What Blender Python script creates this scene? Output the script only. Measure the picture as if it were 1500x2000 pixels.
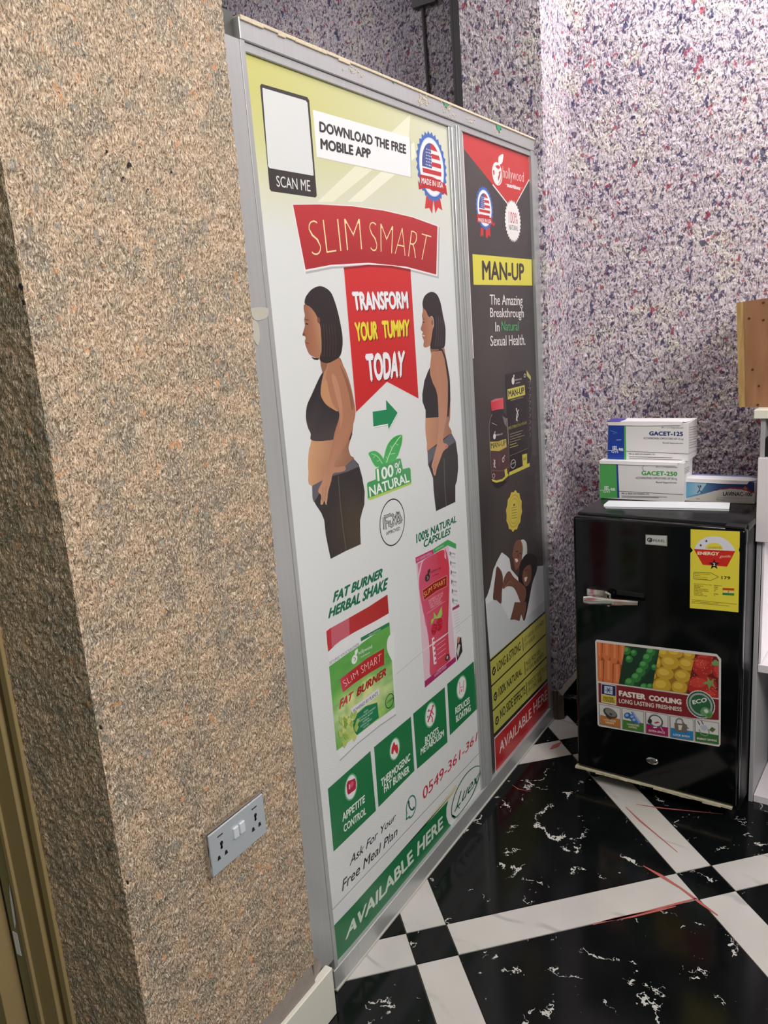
import bpy, bmesh, math, random
import numpy as np
from mathutils import Vector, Matrix, Euler

for o in list(bpy.data.objects):
    bpy.data.objects.remove(o)
C = bpy.context.scene.collection
SC = bpy.context.scene
random.seed(7); RNG = np.random.default_rng(7)

# ------------------------------------------------------------------ camera
FPX = 1554.79
CAM = Vector((-1.12002, -0.932626, 1.38))
CROT = Euler((1.34432656, 0.072932224, -1.01482188), 'XYZ')
cd = bpy.data.cameras.new('camera'); cam = bpy.data.objects.new('camera', cd); C.objects.link(cam)
cd.sensor_fit = 'VERTICAL'; cd.sensor_height = 24.0; cd.lens = FPX * 24.0 / 2000.0
cd.clip_start = 0.02; cd.clip_end = 60
cam.location = CAM; cam.rotation_euler = CROT
SC.camera = cam

# ------------------------------------------------------------------ world, lamps, exposure
SC.view_settings.view_transform = 'Standard'; SC.view_settings.look = 'None'
SC.view_settings.gamma = 1.0; SC.view_settings.exposure = 0.0
SC.view_settings.use_curve_mapping = False
w = bpy.data.worlds.new('world'); SC.world = w; w.use_nodes = True
w.node_tree.nodes['Background'].inputs[0].default_value = (0.86, 0.93, 1.0, 1)
w.node_tree.nodes['Background'].inputs[1].default_value = 0.13

def area(name, loc, target, sx, sy, power, col):
    l = bpy.data.lights.new(name, 'AREA'); l.shape = 'RECTANGLE'; l.size = sx; l.size_y = sy
    l.energy = power; l.color = col
    o = bpy.data.objects.new(name, l); C.objects.link(o); o.location = loc
    o.rotation_euler = (Vector(target) - Vector(loc)).to_track_quat('-Z', 'Y').to_euler()
    return o
# daylight falling in through the shop front on the right of the camera
area('shopfront_daylight', (-.88, -2.3, 2.55), (-0.15, 0.0, 1.35), 0.9, 0.8, 66, (1.0, 0.96, 0.90))
# the ceiling lamp of the shop
area('ceiling_lamp_light', (1.19, -0.62, 2.80), (1.26, -0.55, 0.0), 0.2, 0.8, 20, (1.0, 0.95, 0.98))
# unseen light added to brighten the wall behind the partition
area('rear_wall_fill', (1.0, 1.3, 2.88), (1.3, 1.2, 0.0), 0.5, 0.5, 7, (1.0, 0.95, 0.98))

# ------------------------------------------------------------------ small helpers
def lin(c):
    r = []
    for v in c[:3]:
        v = v / 255.0
        r.append(v / 12.92 if v <= 0.04045 else ((v + 0.055) / 1.055) ** 2.4)
    return (r[0], r[1], r[2], 1.0)

def thing(name, label, cat, loc=(0, 0, 0), rotz=0, group=None):
    o = bpy.data.objects.new(name, None); C.objects.link(o)
    o.empty_display_size = 0.05
    o.location = loc; o.rotation_euler = (0, 0, rotz)
    o['label'] = label; o['category'] = cat
    if group: o['group'] = group
    return o

def tag(o, label, cat, group=None):
    o['label'] = label; o['category'] = cat
    if group: o['group'] = group
    return o

def link(name, me, parent=None, mats=()):
    o = bpy.data.objects.new(name, me); C.objects.link(o)
    for m in mats: me.materials.append(m)
    if parent is not None: o.parent = parent
    return o

def struct(o):
    o['kind'] = 'structure'; return o

class MB:
    """collects shapes for one mesh object"""
    def __init__(s): s.bm = bmesh.new()
    def box(s, a, b, mi=0, bev=0.0, seg=1):
        t = bmesh.new()
        bmesh.ops.create_cube(t, size=1.0)
        ce = [(a[i] + b[i]) / 2 for i in range(3)]; sz = [abs(b[i] - a[i]) for i in range(3)]
        for v in t.verts: v.co = Vector([ce[i] + v.co[i] * sz[i] for i in range(3)])
        if bev > 0:
            bmesh.ops.bevel(t, geom=list(t.edges), offset=min(bev, min(sz) * .49), segments=seg, affect='EDGES', profile=0.5)
        for f in t.faces: f.material_index = mi
        s._merge(t); return s
    def prism(s, pts, d, mi=0):
        """pts: 3D outline, d: extrusion vector"""
        d = Vector(d); P = [Vector(p) for p in pts]; n = len(P)
        A = [s.bm.verts.new(p) for p in P]; B = [s.bm.verts.new(p + d) for p in P]
        fs = [s.bm.faces.new(A), s.bm.faces.new(list(reversed(B)))]
        for i in range(n):
            fs.append(s.bm.faces.new([A[(i + 1) % n], A[i], B[i], B[(i + 1) % n]]))
        for f in fs: f.material_index = mi
        return s
    def cyl(s, a, b, r, r2=None, n=20, mi=0):
        a = Vector(a); b = Vector(b); d = b - a
        t = bmesh.new()
        bmesh.ops.create_cone(t, cap_ends=True, segments=n, radius1=r, radius2=r if r2 is None else r2, depth=d.length)
        q = d.to_track_quat('Z', 'Y').to_matrix().to_4x4()
        bmesh.ops.transform(t, matrix=Matrix.Translation((a + b) / 2) @ q, verts=t.verts)
        for f in t.faces: f.material_index = mi
        s._merge(t); return s
    def tube(s, pts, r, n=8, mi=0):
        P = [Vector(p) for p in pts]; rings = []
        for i, p in enumerate(P):
            d = (P[min(i + 1, len(P) - 1)] - P[max(i - 1, 0)]).normalized()
            q = d.to_track_quat('Z', 'Y')
            rr = r[i] if isinstance(r, (list, tuple)) else r
            rings.append([s.bm.verts.new(p + q @ Vector((rr * math.cos(2 * math.pi * k / n), rr * math.sin(2 * math.pi * k / n), 0))) for k in range(n)])
        for i in range(len(rings) - 1):
            for k in range(n):
                f = s.bm.faces.new([rings[i][k], rings[i][(k + 1) % n], rings[i + 1][(k + 1) % n], rings[i + 1][k]]); f.material_index = mi
        s.bm.faces.new(list(reversed(rings[0]))).material_index = mi
        s.bm.faces.new(rings[-1]).material_index = mi
        return s
    def _merge(s, t):
        me = bpy.data.meshes.new('tmp'); t.to_mesh(me); t.free(); s.bm.from_mesh(me); bpy.data.meshes.remove(me)
    def build(s, name, mats, parent=None, smooth=False):
        bmesh.ops.recalc_face_normals(s.bm, faces=s.bm.faces)
        me = bpy.data.meshes.new(name); s.bm.to_mesh(me); s.bm.free()
        if not isinstance(mats, (list, tuple)): mats = [mats]
        if smooth:
            for p in me.polygons: p.use_smooth = True
            try: me.set_sharp_from_angle(angle=math.radians(40))
            except Exception: pass
        return link(name, me, parent, mats)

# ------------------------------------------------------------------ materials
def new_mat(name):
    m = bpy.data.materials.new(name); m.use_nodes = True
    nt = m.node_tree
    return m, nt, nt.nodes['Principled BSDF']

def nd(nt, typ, **kw):
    n = nt.nodes.new(typ)
    for k, v in kw.items(): setattr(n, k, v)
    return n

def plain(name, col, rough=0.5, metal=0.0, spec=None, var=0.0, scale=20, bump=0.0):
    """a plain colour with a little procedural variation"""
    m, nt, b = new_mat(name)
    c = lin(col)
    b.inputs['Roughness'].default_value = rough; b.inputs['Metallic'].default_value = metal
    if spec is not None: b.inputs['Specular IOR Level'].default_value = spec
    tc = nd(nt, 'ShaderNodeTexCoord'); no = nd(nt, 'ShaderNodeTexNoise')
    no.inputs['Scale'].default_value = scale; no.inputs['Detail'].default_value = 5
    nt.links.new(tc.outputs['Object'], no.inputs['Vector'])
    mx = nd(nt, 'ShaderNodeMix', data_type='RGBA')
    mx.inputs['A'].default_value = [x * (1 - var) for x in c[:3]] + [1]
    mx.inputs['B'].default_value = [min(1, x * (1 + var)) for x in c[:3]] + [1]
    nt.links.new(no.outputs['Fac'], mx.inputs['Factor'])
    nt.links.new(mx.outputs['Result'], b.inputs['Base Color'])
    if bump > 0:
        bp = nd(nt, 'ShaderNodeBump'); bp.inputs['Strength'].default_value = bump; bp.inputs['Distance'].default_value = 0.002
        nt.links.new(no.outputs['Fac'], bp.inputs['Height']); nt.links.new(bp.outputs['Normal'], b.inputs['Normal'])
    return m

def ramp(nt, stops, interp='LINEAR'):
    r = nd(nt, 'ShaderNodeValToRGB'); r.color_ramp.interpolation = interp
    e = r.color_ramp.elements
    while len(e) < len(stops): e.new(0.5)
    for k, (p, c) in enumerate(stops):
        e[k].position = p; e[k].color = c if len(c) == 4 else (c[0], c[1], c[2], 1)
    return r

def math_n(nt, op, a, b=None):
    n = nd(nt, 'ShaderNodeMath', operation=op)
    for i, v in enumerate((a, b)):
        if v is None: continue
        if isinstance(v, (int, float)): n.inputs[i].default_value = v
        else: nt.links.new(v, n.inputs[i])
    return n.outputs[0]

def fibre_layer(nt, pos, rot, sc, long_, seed, warp=0.02, wscale=35):
    """noise stretched into short curled strands running at angle rot in the x-z or y-z wall plane"""
    n0 = nd(nt, 'ShaderNodeTexNoise'); n0.inputs['Scale'].default_value = wscale; n0.inputs['Detail'].default_value = 1
    nt.links.new(pos, n0.inputs['Vector'])
    sub = nd(nt, 'ShaderNodeVectorMath', operation='SUBTRACT'); nt.links.new(n0.outputs['Color'], sub.inputs[0]); sub.inputs[1].default_value = (.5, .5, .5)
    mul = nd(nt, 'ShaderNodeVectorMath', operation='SCALE'); nt.links.new(sub.outputs[0], mul.inputs[0]); mul.inputs['Scale'].default_value = warp
    add = nd(nt, 'ShaderNodeVectorMath', operation='ADD'); nt.links.new(pos, add.inputs[0]); nt.links.new(mul.outputs[0], add.inputs[1])
    mp = nd(nt, 'ShaderNodeMapping'); mp.inputs['Location'].default_value = (seed, seed * 1.7, seed * .3)
    mp.inputs['Rotation'].default_value = (rot, rot, rot * .4); mp.inputs['Scale'].default_value = (sc, sc, sc * long_)
    nt.links.new(add.outputs[0], mp.inputs['Vector'])
    n = nd(nt, 'ShaderNodeTexNoise'); n.inputs['Scale'].default_value = 1.0; n.inputs['Detail'].default_value = 1.5
    nt.links.new(mp.outputs[0], n.inputs['Vector'])
    return n.outputs['Fac']

def fleck_mask(nt, pos, scale, thr, seed, stretch=(1, 1, .5), dist=0.03):
    n0 = nd(nt, 'ShaderNodeTexNoise'); n0.inputs['Scale'].default_value = scale * .35; n0.inputs['Detail'].default_value = 2
    nt.links.new(pos, n0.inputs['Vector'])
    mul = nd(nt, 'ShaderNodeVectorMath', operation='SCALE'); nt.links.new(n0.outputs['Color'], mul.inputs[0]); mul.inputs['Scale'].default_value = dist
    add = nd(nt, 'ShaderNodeVectorMath', operation='ADD'); nt.links.new(pos, add.inputs[0]); nt.links.new(mul.outputs[0], add.inputs[1])
    mp = nd(nt, 'ShaderNodeMapping'); mp.inputs['Location'].default_value = (seed, -seed, seed * .5)
    mp.inputs['Rotation'].default_value = (seed, seed * .7, 0)
    mp.inputs['Scale'].default_value = [scale * s for s in stretch]
    nt.links.new(add.outputs[0], mp.inputs['Vector'])
    n = nd(nt, 'ShaderNodeTexNoise'); n.inputs['Scale'].default_value = 1.0; n.inputs['Detail'].default_value = 2.5; n.inputs['Roughness'].default_value = .6
    nt.links.new(mp.outputs[0], n.inputs['Vector'])
    r = ramp(nt, [(thr, (0, 0, 0)), (thr + .03, (1, 1, 1))]); nt.links.new(n.outputs['Fac'], r.inputs[0])
    return r.outputs[0]

def mixc(nt, fac, a, b, blend='MIX'):
    m = nd(nt, 'ShaderNodeMix', data_type='RGBA', blend_type=blend)
    if isinstance(fac, (int, float)): m.inputs['Factor'].default_value = fac
    else: nt.links.new(fac, m.inputs['Factor'])
    for k, v in (('A', a), ('B', b)):
        if isinstance(v, tuple): m.inputs[k].default_value = v
        else: nt.links.new(v, m.inputs[k])
    return m.outputs['Result']

def beige_plaster():
    m, nt, b = new_mat('beige_fibre_plaster')
    tc = nd(nt, 'ShaderNodeTexCoord'); pos = tc.outputs['Object']
    f1 = fibre_layer(nt, pos, 0.5, 540, .30, 1.0, .016, 45)
    f2 = fibre_layer(nt, pos, -0.8, 510, .28, 4.0, .016, 45)
    f3 = fibre_layer(nt, pos, 1.7, 460, .35, 9.0, .016, 45)
    f4 = fibre_layer(nt, pos, 2.5, 860, .40, 14.0, .016, 45)
    mx = math_n(nt, 'MAXIMUM', f1, f2); mn = math_n(nt, 'MINIMUM', f1, f3)
    mn2 = math_n(nt, 'MINIMUM', mn, f2)
    big = nd(nt, 'ShaderNodeTexNoise'); big.inputs['Scale'].default_value = 22; big.inputs['Detail'].default_value = 4
    nt.links.new(pos, big.inputs['Vector'])
    rb = ramp(nt, [(.34, lin((150, 140, 122))), (.5, lin((184, 162, 136))), (.64, lin((206, 176, 144)))])
    nt.links.new(big.outputs['Fac'], rb.inputs[0])
    rh = ramp(nt, [(.55, (0, 0, 0)), (.68, (1, 1, 1))]); nt.links.new(mx, rh.inputs[0])
    col = mixc(nt, math_n(nt, 'MULTIPLY', rh.outputs[0], .85), rb.outputs[0], lin((246, 228, 204)))
    rd = ramp(nt, [(.30, (1, 1, 1)), (.44, (0, 0, 0))]); nt.links.new(mn2, rd.inputs[0])
    col = mixc(nt, math_n(nt, 'MULTIPLY', rd.outputs[0], .9), col, lin((84, 66, 50)))
    r4 = ramp(nt, [(.30, (1, 1, 1)), (.42, (0, 0, 0))]); nt.links.new(f4, r4.inputs[0])
    col = mixc(nt, math_n(nt, 'MULTIPLY', r4.outputs[0], .6), col, lin((116, 98, 78)))
    fo = fleck_mask(nt, pos, 62, .655, 3.1, (1, 1, .8)); col = mixc(nt, math_n(nt, 'MULTIPLY', fo, .6), col, lin((222, 158, 108)))
    fg = fleck_mask(nt, pos, 52, .63, 7.7, (1, 1, .8)); col = mixc(nt, math_n(nt, 'MULTIPLY', fg, .55), col, lin((128, 132, 128)))
    fk = fleck_mask(nt, pos, 90, .735, 12.3, (1, 1, .8)); col = mixc(nt, fk, col, lin((46, 38, 34)))
    nt.links.new(col, b.inputs['Base Color'])
    b.inputs['Roughness'].default_value = .62
    h = math_n(nt, 'ADD', mx, math_n(nt, 'MULTIPLY', mn2, .8)); h = math_n(nt, 'ADD', h, math_n(nt, 'MULTIPLY', f4, .3))
    bp = nd(nt, 'ShaderNodeBump'); bp.inputs['Strength'].default_value = .85; bp.inputs['Distance'].default_value = .0030
    nt.links.new(h, bp.inputs['Height']); nt.links.new(bp.outputs['Normal'], b.inputs['Normal'])
    return m

def lilac_plaster():
    m, nt, b = new_mat('lilac_flecked_plaster')
    tc = nd(nt, 'ShaderNodeTexCoord'); pos = tc.outputs['Object']
    big = nd(nt, 'ShaderNodeTexNoise'); big.inputs['Scale'].default_value = 14; big.inputs['Detail'].default_value = 5
    nt.links.new(pos, big.inputs['Vector'])
    rb = ramp(nt, [(.38, lin((196, 186, 194))), (.52, lin((206, 197, 202))), (.66, lin((216, 209, 198)))])
    nt.links.new(big.outputs['Fac'], rb.inputs[0])
    f1 = fibre_layer(nt, pos, 0.6, 210, .40, 2.0, .03, 22)
    f2 = fibre_layer(nt, pos, -0.9, 190, .38, 5.0, .03, 22)
    f3 = fibre_layer(nt, pos, 1.9, 320, .45, 8.0, .03, 22)
    rh = ramp(nt, [(.56, (0, 0, 0)), (.7, (1, 1, 1))]); nt.links.new(math_n(nt, 'MAXIMUM', f1, f2), rh.inputs[0])
    col = mixc(nt, math_n(nt, 'MULTIPLY', rh.outputs[0], .7), rb.outputs[0], lin((240, 228, 236)))
    rd = ramp(nt, [(.33, (1, 1, 1)), (.415, (0, 0, 0))]); nt.links.new(math_n(nt, 'MINIMUM', f1, f2), rd.inputs[0])
    col = mixc(nt, math_n(nt, 'MULTIPLY', rd.outputs[0], .78), col, lin((104, 92, 112)))
    r3 = ramp(nt, [(.30, (1, 1, 1)), (.40, (0, 0, 0))]); nt.links.new(f3, r3.inputs[0])
    col = mixc(nt, math_n(nt, 'MULTIPLY', r3.outputs[0], .55), col, lin((120, 110, 122)))
    a = fleck_mask(nt, pos, 100, .565, 2.2, (1, 1, .6)); col = mixc(nt, math_n(nt, 'MULTIPLY', a, .85), col, lin((68, 60, 96)))
    c = fleck_mask(nt, pos, 40, .635, 5.9, (1, 1, .7)); col = mixc(nt, math_n(nt, 'MULTIPLY', c, .85), col, lin((44, 44, 92)))
    d = fleck_mask(nt, pos, 42, .645, 8.4, (1, 1, .7)); col = mixc(nt, math_n(nt, 'MULTIPLY', d, .85), col, lin((156, 52, 78)))
    e = fleck_mask(nt, pos, 95, .65, 11.2, (1, 1, .7)); col = mixc(nt, math_n(nt, 'MULTIPLY', e, .8), col, lin((160, 60, 84)))
    nt.links.new(col, b.inputs['Base Color']); b.inputs['Roughness'].default_value = .7
    h = math_n(nt, 'ADD', math_n(nt, 'MAXIMUM', f1, f2), math_n(nt, 'MULTIPLY', math_n(nt, 'MINIMUM', f1, f2), .8))
    bp = nd(nt, 'ShaderNodeBump'); bp.inputs['Strength'].default_value = .7; bp.inputs['Distance'].default_value = .004
    nt.links.new(h, bp.inputs['Height']); nt.links.new(bp.outputs['Normal'], b.inputs['Normal'])
    return m

def black_marble():
    m, nt, b = new_mat('black_marble_tile')
    tc = nd(nt, 'ShaderNodeTexCoord'); oi = nd(nt, 'ShaderNodeObjectInfo')
    off = nd(nt, 'ShaderNodeVectorMath', operation='SCALE'); nt.links.new(oi.outputs['Location'], off.inputs[0]); off.inputs['Scale'].default_value = 3.7
    add = nd(nt, 'ShaderNodeVectorMath', operation='ADD'); nt.links.new(tc.outputs['Object'], add.inputs[0]); nt.links.new(off.outputs[0], add.inputs[1])
    pos = add.outputs[0]
    n0 = nd(nt, 'ShaderNodeTexNoise'); n0.inputs['Scale'].default_value = 10; n0.inputs['Detail'].default_value = 5; n0.inputs['Roughness'].default_value = .66
    nt.links.new(pos, n0.inputs['Vector'])
    sub = nd(nt, 'ShaderNodeVectorMath', operation='SUBTRACT'); nt.links.new(n0.outputs['Color'], sub.inputs[0]); sub.inputs[1].default_value = (.5, .5, .5)
    mul = nd(nt, 'ShaderNodeVectorMath', operation='SCALE'); nt.links.new(sub.outputs[0], mul.inputs[0]); mul.inputs['Scale'].default_value = .16
    ad2 = nd(nt, 'ShaderNodeVectorMath', operation='ADD'); nt.links.new(pos, ad2.inputs[0]); nt.links.new(mul.outputs[0], ad2.inputs[1])
    vo = nd(nt, 'ShaderNodeTexVoronoi', feature='DISTANCE_TO_EDGE'); vo.inputs['Scale'].default_value = 7.5
    nt.links.new(ad2.outputs[0], vo.inputs['Vector'])
    # broken veins: thin cell edges kept only where a second noise is high
    msk = nd(nt, 'ShaderNodeTexNoise'); msk.inputs['Scale'].default_value = 11; msk.inputs['Detail'].default_value = 6; msk.inputs['Roughness'].default_value = .65
    mp = nd(nt, 'ShaderNodeMapping'); mp.inputs['Location'].default_value = (5, 3, 1); nt.links.new(pos, mp.inputs['Vector']); nt.links.new(mp.outputs[0], msk.inputs['Vector'])
    wdt = ramp(nt, [(.535, (0, 0, 0)), (.70, (.05, .05, .05))]); nt.links.new(msk.outputs['Fac'], wdt.inputs[0])
    v = math_n(nt, 'LESS_THAN', vo.outputs['Distance'], wdt.outputs[0])
    # specks
    sp = nd(nt, 'ShaderNodeTexNoise'); sp.inputs['Scale'].default_value = 60; sp.inputs['Detail'].default_value = 4
    nt.links.new(pos, sp.inputs['Vector'])
    cl = ramp(nt, [(.57, (0, 0, 0)), (.63, (1, 1, 1))]); nt.links.new(msk.outputs['Fac'], cl.inputs[0])
    s2 = math_n(nt, 'MULTIPLY', math_n(nt, 'GREATER_THAN', sp.outputs['Fac'], .67), cl.outputs[0])
    vv = math_n(nt, 'MAXIMUM', v, s2)
    base = ramp(nt, [(.3, lin((7, 9, 10))), (.7, lin((17, 19, 20)))]); nt.links.new(n0.outputs['Fac'], base.inputs[0])
    col = mixc(nt, vv, base.outputs[0], lin((188, 188, 182)))
    nt.links.new(col, b.inputs['Base Color']); b.inputs['Roughness'].default_value = .13
    b.inputs['Specular IOR Level'].default_value = .35
    return m

def white_marble():
    m, nt, b = new_mat('white_marble_tile')
    tc = nd(nt, 'ShaderNodeTexCoord'); oi = nd(nt, 'ShaderNodeObjectInfo')
    off = nd(nt, 'ShaderNodeVectorMath', operation='SCALE'); nt.links.new(oi.outputs['Location'], off.inputs[0]); off.inputs['Scale'].default_value = 2.3
    add = nd(nt, 'ShaderNodeVectorMath', operation='ADD'); nt.links.new(tc.outputs['Object'], add.inputs[0]); nt.links.new(off.outputs[0], add.inputs[1])
    n0 = nd(nt, 'ShaderNodeTexNoise'); n0.inputs['Scale'].default_value = 6; n0.inputs['Detail'].default_value = 4
    nt.links.new(add.outputs[0], n0.inputs['Vector'])
    wv = nd(nt, 'ShaderNodeTexWave'); wv.inputs['Scale'].default_value = 2.3; wv.inputs['Distortion'].default_value = 7; wv.inputs['Detail'].default_value = 3
    nt.links.new(add.outputs[0], wv.inputs['Vector'])
    r = ramp(nt, [(0, (1, 1, 1)), (.035, (0, 0, 0))]); nt.links.new(wv.outputs['Fac'], r.inputs[0])
    msk = ramp(nt, [(.48, (0, 0, 0)), (.6, (1, 1, 1))]); nt.links.new(n0.outputs['Fac'], msk.inputs[0])
    f = math_n(nt, 'MULTIPLY', math_n(nt, 'MULTIPLY', r.outputs[0], msk.outputs[0]), .6)
    base = ramp(nt, [(.3, lin((186, 183, 178))), (.7, lin((198, 195, 190)))]); nt.links.new(n0.outputs['Fac'], base.inputs[0])
    col = mixc(nt, f, base.outputs[0], lin((150, 150, 150)))
    nt.links.new(col, b.inputs['Base Color']); b.inputs['Roughness'].default_value = .2
    return m

def aluminium():
    m, nt, b = new_mat('brushed_aluminium')
    tc = nd(nt, 'ShaderNodeTexCoord'); mp = nd(nt, 'ShaderNodeMapping'); mp.inputs['Scale'].default_value = (260, 260, 3)
    nt.links.new(tc.outputs['Object'], mp.inputs['Vector'])
    n = nd(nt, 'ShaderNodeTexNoise'); n.inputs['Scale'].default_value = 1; n.inputs['Detail'].default_value = 3
    nt.links.new(mp.outputs[0], n.inputs['Vector'])
    r = ramp(nt, [(.3, lin((182, 184, 184))), (.7, lin((188, 190, 190)))]); nt.links.new(n.outputs['Fac'], r.inputs[0])
    nt.links.new(r.outputs[0], b.inputs['Base Color'])
    b.inputs['Metallic'].default_value = .45; b.inputs['Roughness'].default_value = .34
    return m

def wood(name, c1, c2, grain=(3, 3, 60), rot=(0, 0, 0)):
    m, nt, b = new_mat(name)
    tc = nd(nt, 'ShaderNodeTexCoord'); mp = nd(nt, 'ShaderNodeMapping'); mp.inputs['Scale'].default_value = grain; mp.inputs['Rotation'].default_value = rot
    nt.links.new(tc.outputs['Object'], mp.inputs['Vector'])
    n = nd(nt, 'ShaderNodeTexNoise'); n.inputs['Scale'].default_value = 1; n.inputs['Detail'].default_value = 6; n.inputs['Distortion'].default_value = .6
    nt.links.new(mp.outputs[0], n.inputs['Vector'])
    r = ramp(nt, [(.35, lin(c1)), (.65, lin(c2))]); nt.links.new(n.outputs['Fac'], r.inputs[0])
    nt.links.new(r.outputs[0], b.inputs['Base Color']); b.inputs['Roughness'].default_value = .6
    bp = nd(nt, 'ShaderNodeBump'); bp.inputs['Strength'].default_value = .3; bp.inputs['Distance'].default_value = .001
    nt.links.new(n.outputs['Fac'], bp.inputs['Height']); nt.links.new(bp.outputs['Normal'], b.inputs['Normal'])
    return m

def print_mat(name, rough, hatch=0.0, coat=0.0):
    """ink on film: colour comes from the printed mesh's colour attribute"""
    m, nt, b = new_mat(name)
    a = nd(nt, 'ShaderNodeVertexColor'); a.layer_name = 'Col'
    col = a.outputs['Color']
    if hatch > 0:   # perforated window film: rows of fine holes
        tc = nd(nt, 'ShaderNodeTexCoord'); mp = nd(nt, 'ShaderNodeMapping'); mp.inputs['Rotation'].default_value = (0, math.radians(-32), 0)
        nt.links.new(tc.outputs['Object'], mp.inputs['Vector'])
        wv = nd(nt, 'ShaderNodeTexWave', bands_direction='Z'); wv.inputs['Scale'].default_value = 105; wv.inputs['Distortion'].default_value = 0
        nt.links.new(mp.outputs[0], wv.inputs['Vector'])
        r = ramp(nt, [(.12, (1 - hatch, 1 - hatch, 1 - hatch)), (.5, (1, 1, 1))]); nt.links.new(wv.outputs['Fac'], r.inputs[0])
        col = mixc(nt, 1.0, col, r.outputs[0], 'MULTIPLY')
    nt.links.new(col, b.inputs['Base Color'])
    b.inputs['Roughness'].default_value = rough; b.inputs['Coat Weight'].default_value = coat; b.inputs['Coat Roughness'].default_value = .08
    return m

M = dict(
    beige=beige_plaster(), lilac=lilac_plaster(), black_tile=black_marble(), white_tile=white_marble(), alu=aluminium(),
    grout=plain('grey_grout', (92, 86, 78), .9, var=.15, scale=60, bump=.3),
    mortar=plain('grey_mortar', (142, 132, 124), .95, var=.18, scale=60, bump=.8),
    brown_mortar=plain('brown_mortar', (112, 98, 84), .95, var=.2, scale=70, bump=.8),
    strip=plain('dull_white_strip', (186, 184, 178), .5, var=.05),
    clump=plain('dark_grey_fibre', (42, 38, 38), .9, var=.3, scale=200, bump=.5),
    glue=plain('dried_clear_glue', (182, 180, 168), .35, var=.05),
    skirt=plain('cream_glazed_tile', (222, 220, 208), .22, var=.02),
    ceiling=plain('white_ceiling_paint', (225, 222, 220), .9, var=.03),
    dark_metal=plain('dark_grey_metal', (84, 84, 80), .5, metal=.3, var=.08),
    darker=plain('dark_conduit', (104, 100, 102), .6, var=.1),
    plaster_dust=plain('cream_plaster_dust', (214, 200, 176), .95, var=.12, scale=150, bump=.8),
    green_paint=plain('green_paint_drip', (58, 150, 118), .6, var=.2, scale=100),
    gold=plain('bronze_gold_aluminium', (158, 138, 96), .45, metal=.1, var=.05),
    gold_shaded=plain('bronze_gold_groove_shade', (104, 84, 48), .5, metal=.1, var=.05),  # the same gold aluminium, darkened to paint the shade in the groove
    black_seam=plain('black_rubber_and_gap', (12, 12, 10), .6),
    green_glass=plain('green_tinted_glass', (112, 114, 78), .08, var=.05),
    black_gloss=plain('black_gloss_enamel', (6, 8, 9), .12, var=.1, spec=.28),
    black_side=plain('black_textured_enamel', (8, 8, 10), .4, var=.1, spec=.3),
    black_matte=plain('black_plastic', (10, 10, 11), .6),
    black_top=plain('black_smoked_top', (26, 28, 30), .18, var=.15),
    chrome=plain('chrome', (205, 202, 198), .14, metal=1.0),
    foam=plain('torn_cream_gasket', (196, 188, 160), .9, var=.25, scale=80, bump=.8),
    melamine=plain('white_melamine', (234, 228, 232), .35, var=.02),
    melamine_edge=plain('grey_edge_band', (170, 168, 172), .45, var=.03),
    counter=plain('cream_white_worktop', (240, 238, 224), .3, var=.01),
    card=plain('white_card', (236, 234, 236), .6, var=.03),
    plastic=plain('white_translucent_plastic', (222, 226, 230), .15, var=.02),
    socket_face=plain('satin_silver_faceplate', (192, 200, 206), .35, metal=.3, var=.03),
    socket_switch=plain('pale_silver_rocker', (226, 232, 236), .25, metal=.2),
    socket_hole=plain('socket_slot_black', (22, 22, 22), .7),
    red_lens=plain('dark_red_neon_lens', (60, 14, 18), .3),
    red_mark=plain('red_crayon', (168, 88, 82), .8, var=.15, scale=120),
    pine=wood('pine_edge_grain', (190, 158, 100), (160, 126, 76), (70, 70, 9)),
    ply=wood('brown_plywood_face', (160, 116, 80), (142, 98, 66), (30, 30, 5)),
    screw=plain('rusty_screw_head', (92, 60, 38), .6, metal=.5, var=.2),
    poster=print_mat('perforated_poster_print', .38, hatch=.14, coat=.12),
    poster_dark=print_mat('glossy_poster_print', .35, coat=.25),
    ink=print_mat('label_print', .4),
)

# ------------------------------------------------------------------ value noise for rough plaster relief
def vnoise(x, y, seed=0):
    r = np.random.default_rng(seed); T = r.random((256, 256))
    xi = np.floor(x).astype(int); yi = np.floor(y).astype(int); fx = x - xi; fy = y - yi
    fx = fx * fx * (3 - 2 * fx); fy = fy * fy * (3 - 2 * fy)
    a = T[xi % 256, yi % 256]; b = T[(xi + 1) % 256, yi % 256]; c = T[xi % 256, (yi + 1) % 256]; d = T[(xi + 1) % 256, (yi + 1) % 256]
    return (a * (1 - fx) + b * fx) * (1 - fy) + (c * (1 - fx) + d * fx) * fy

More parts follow.
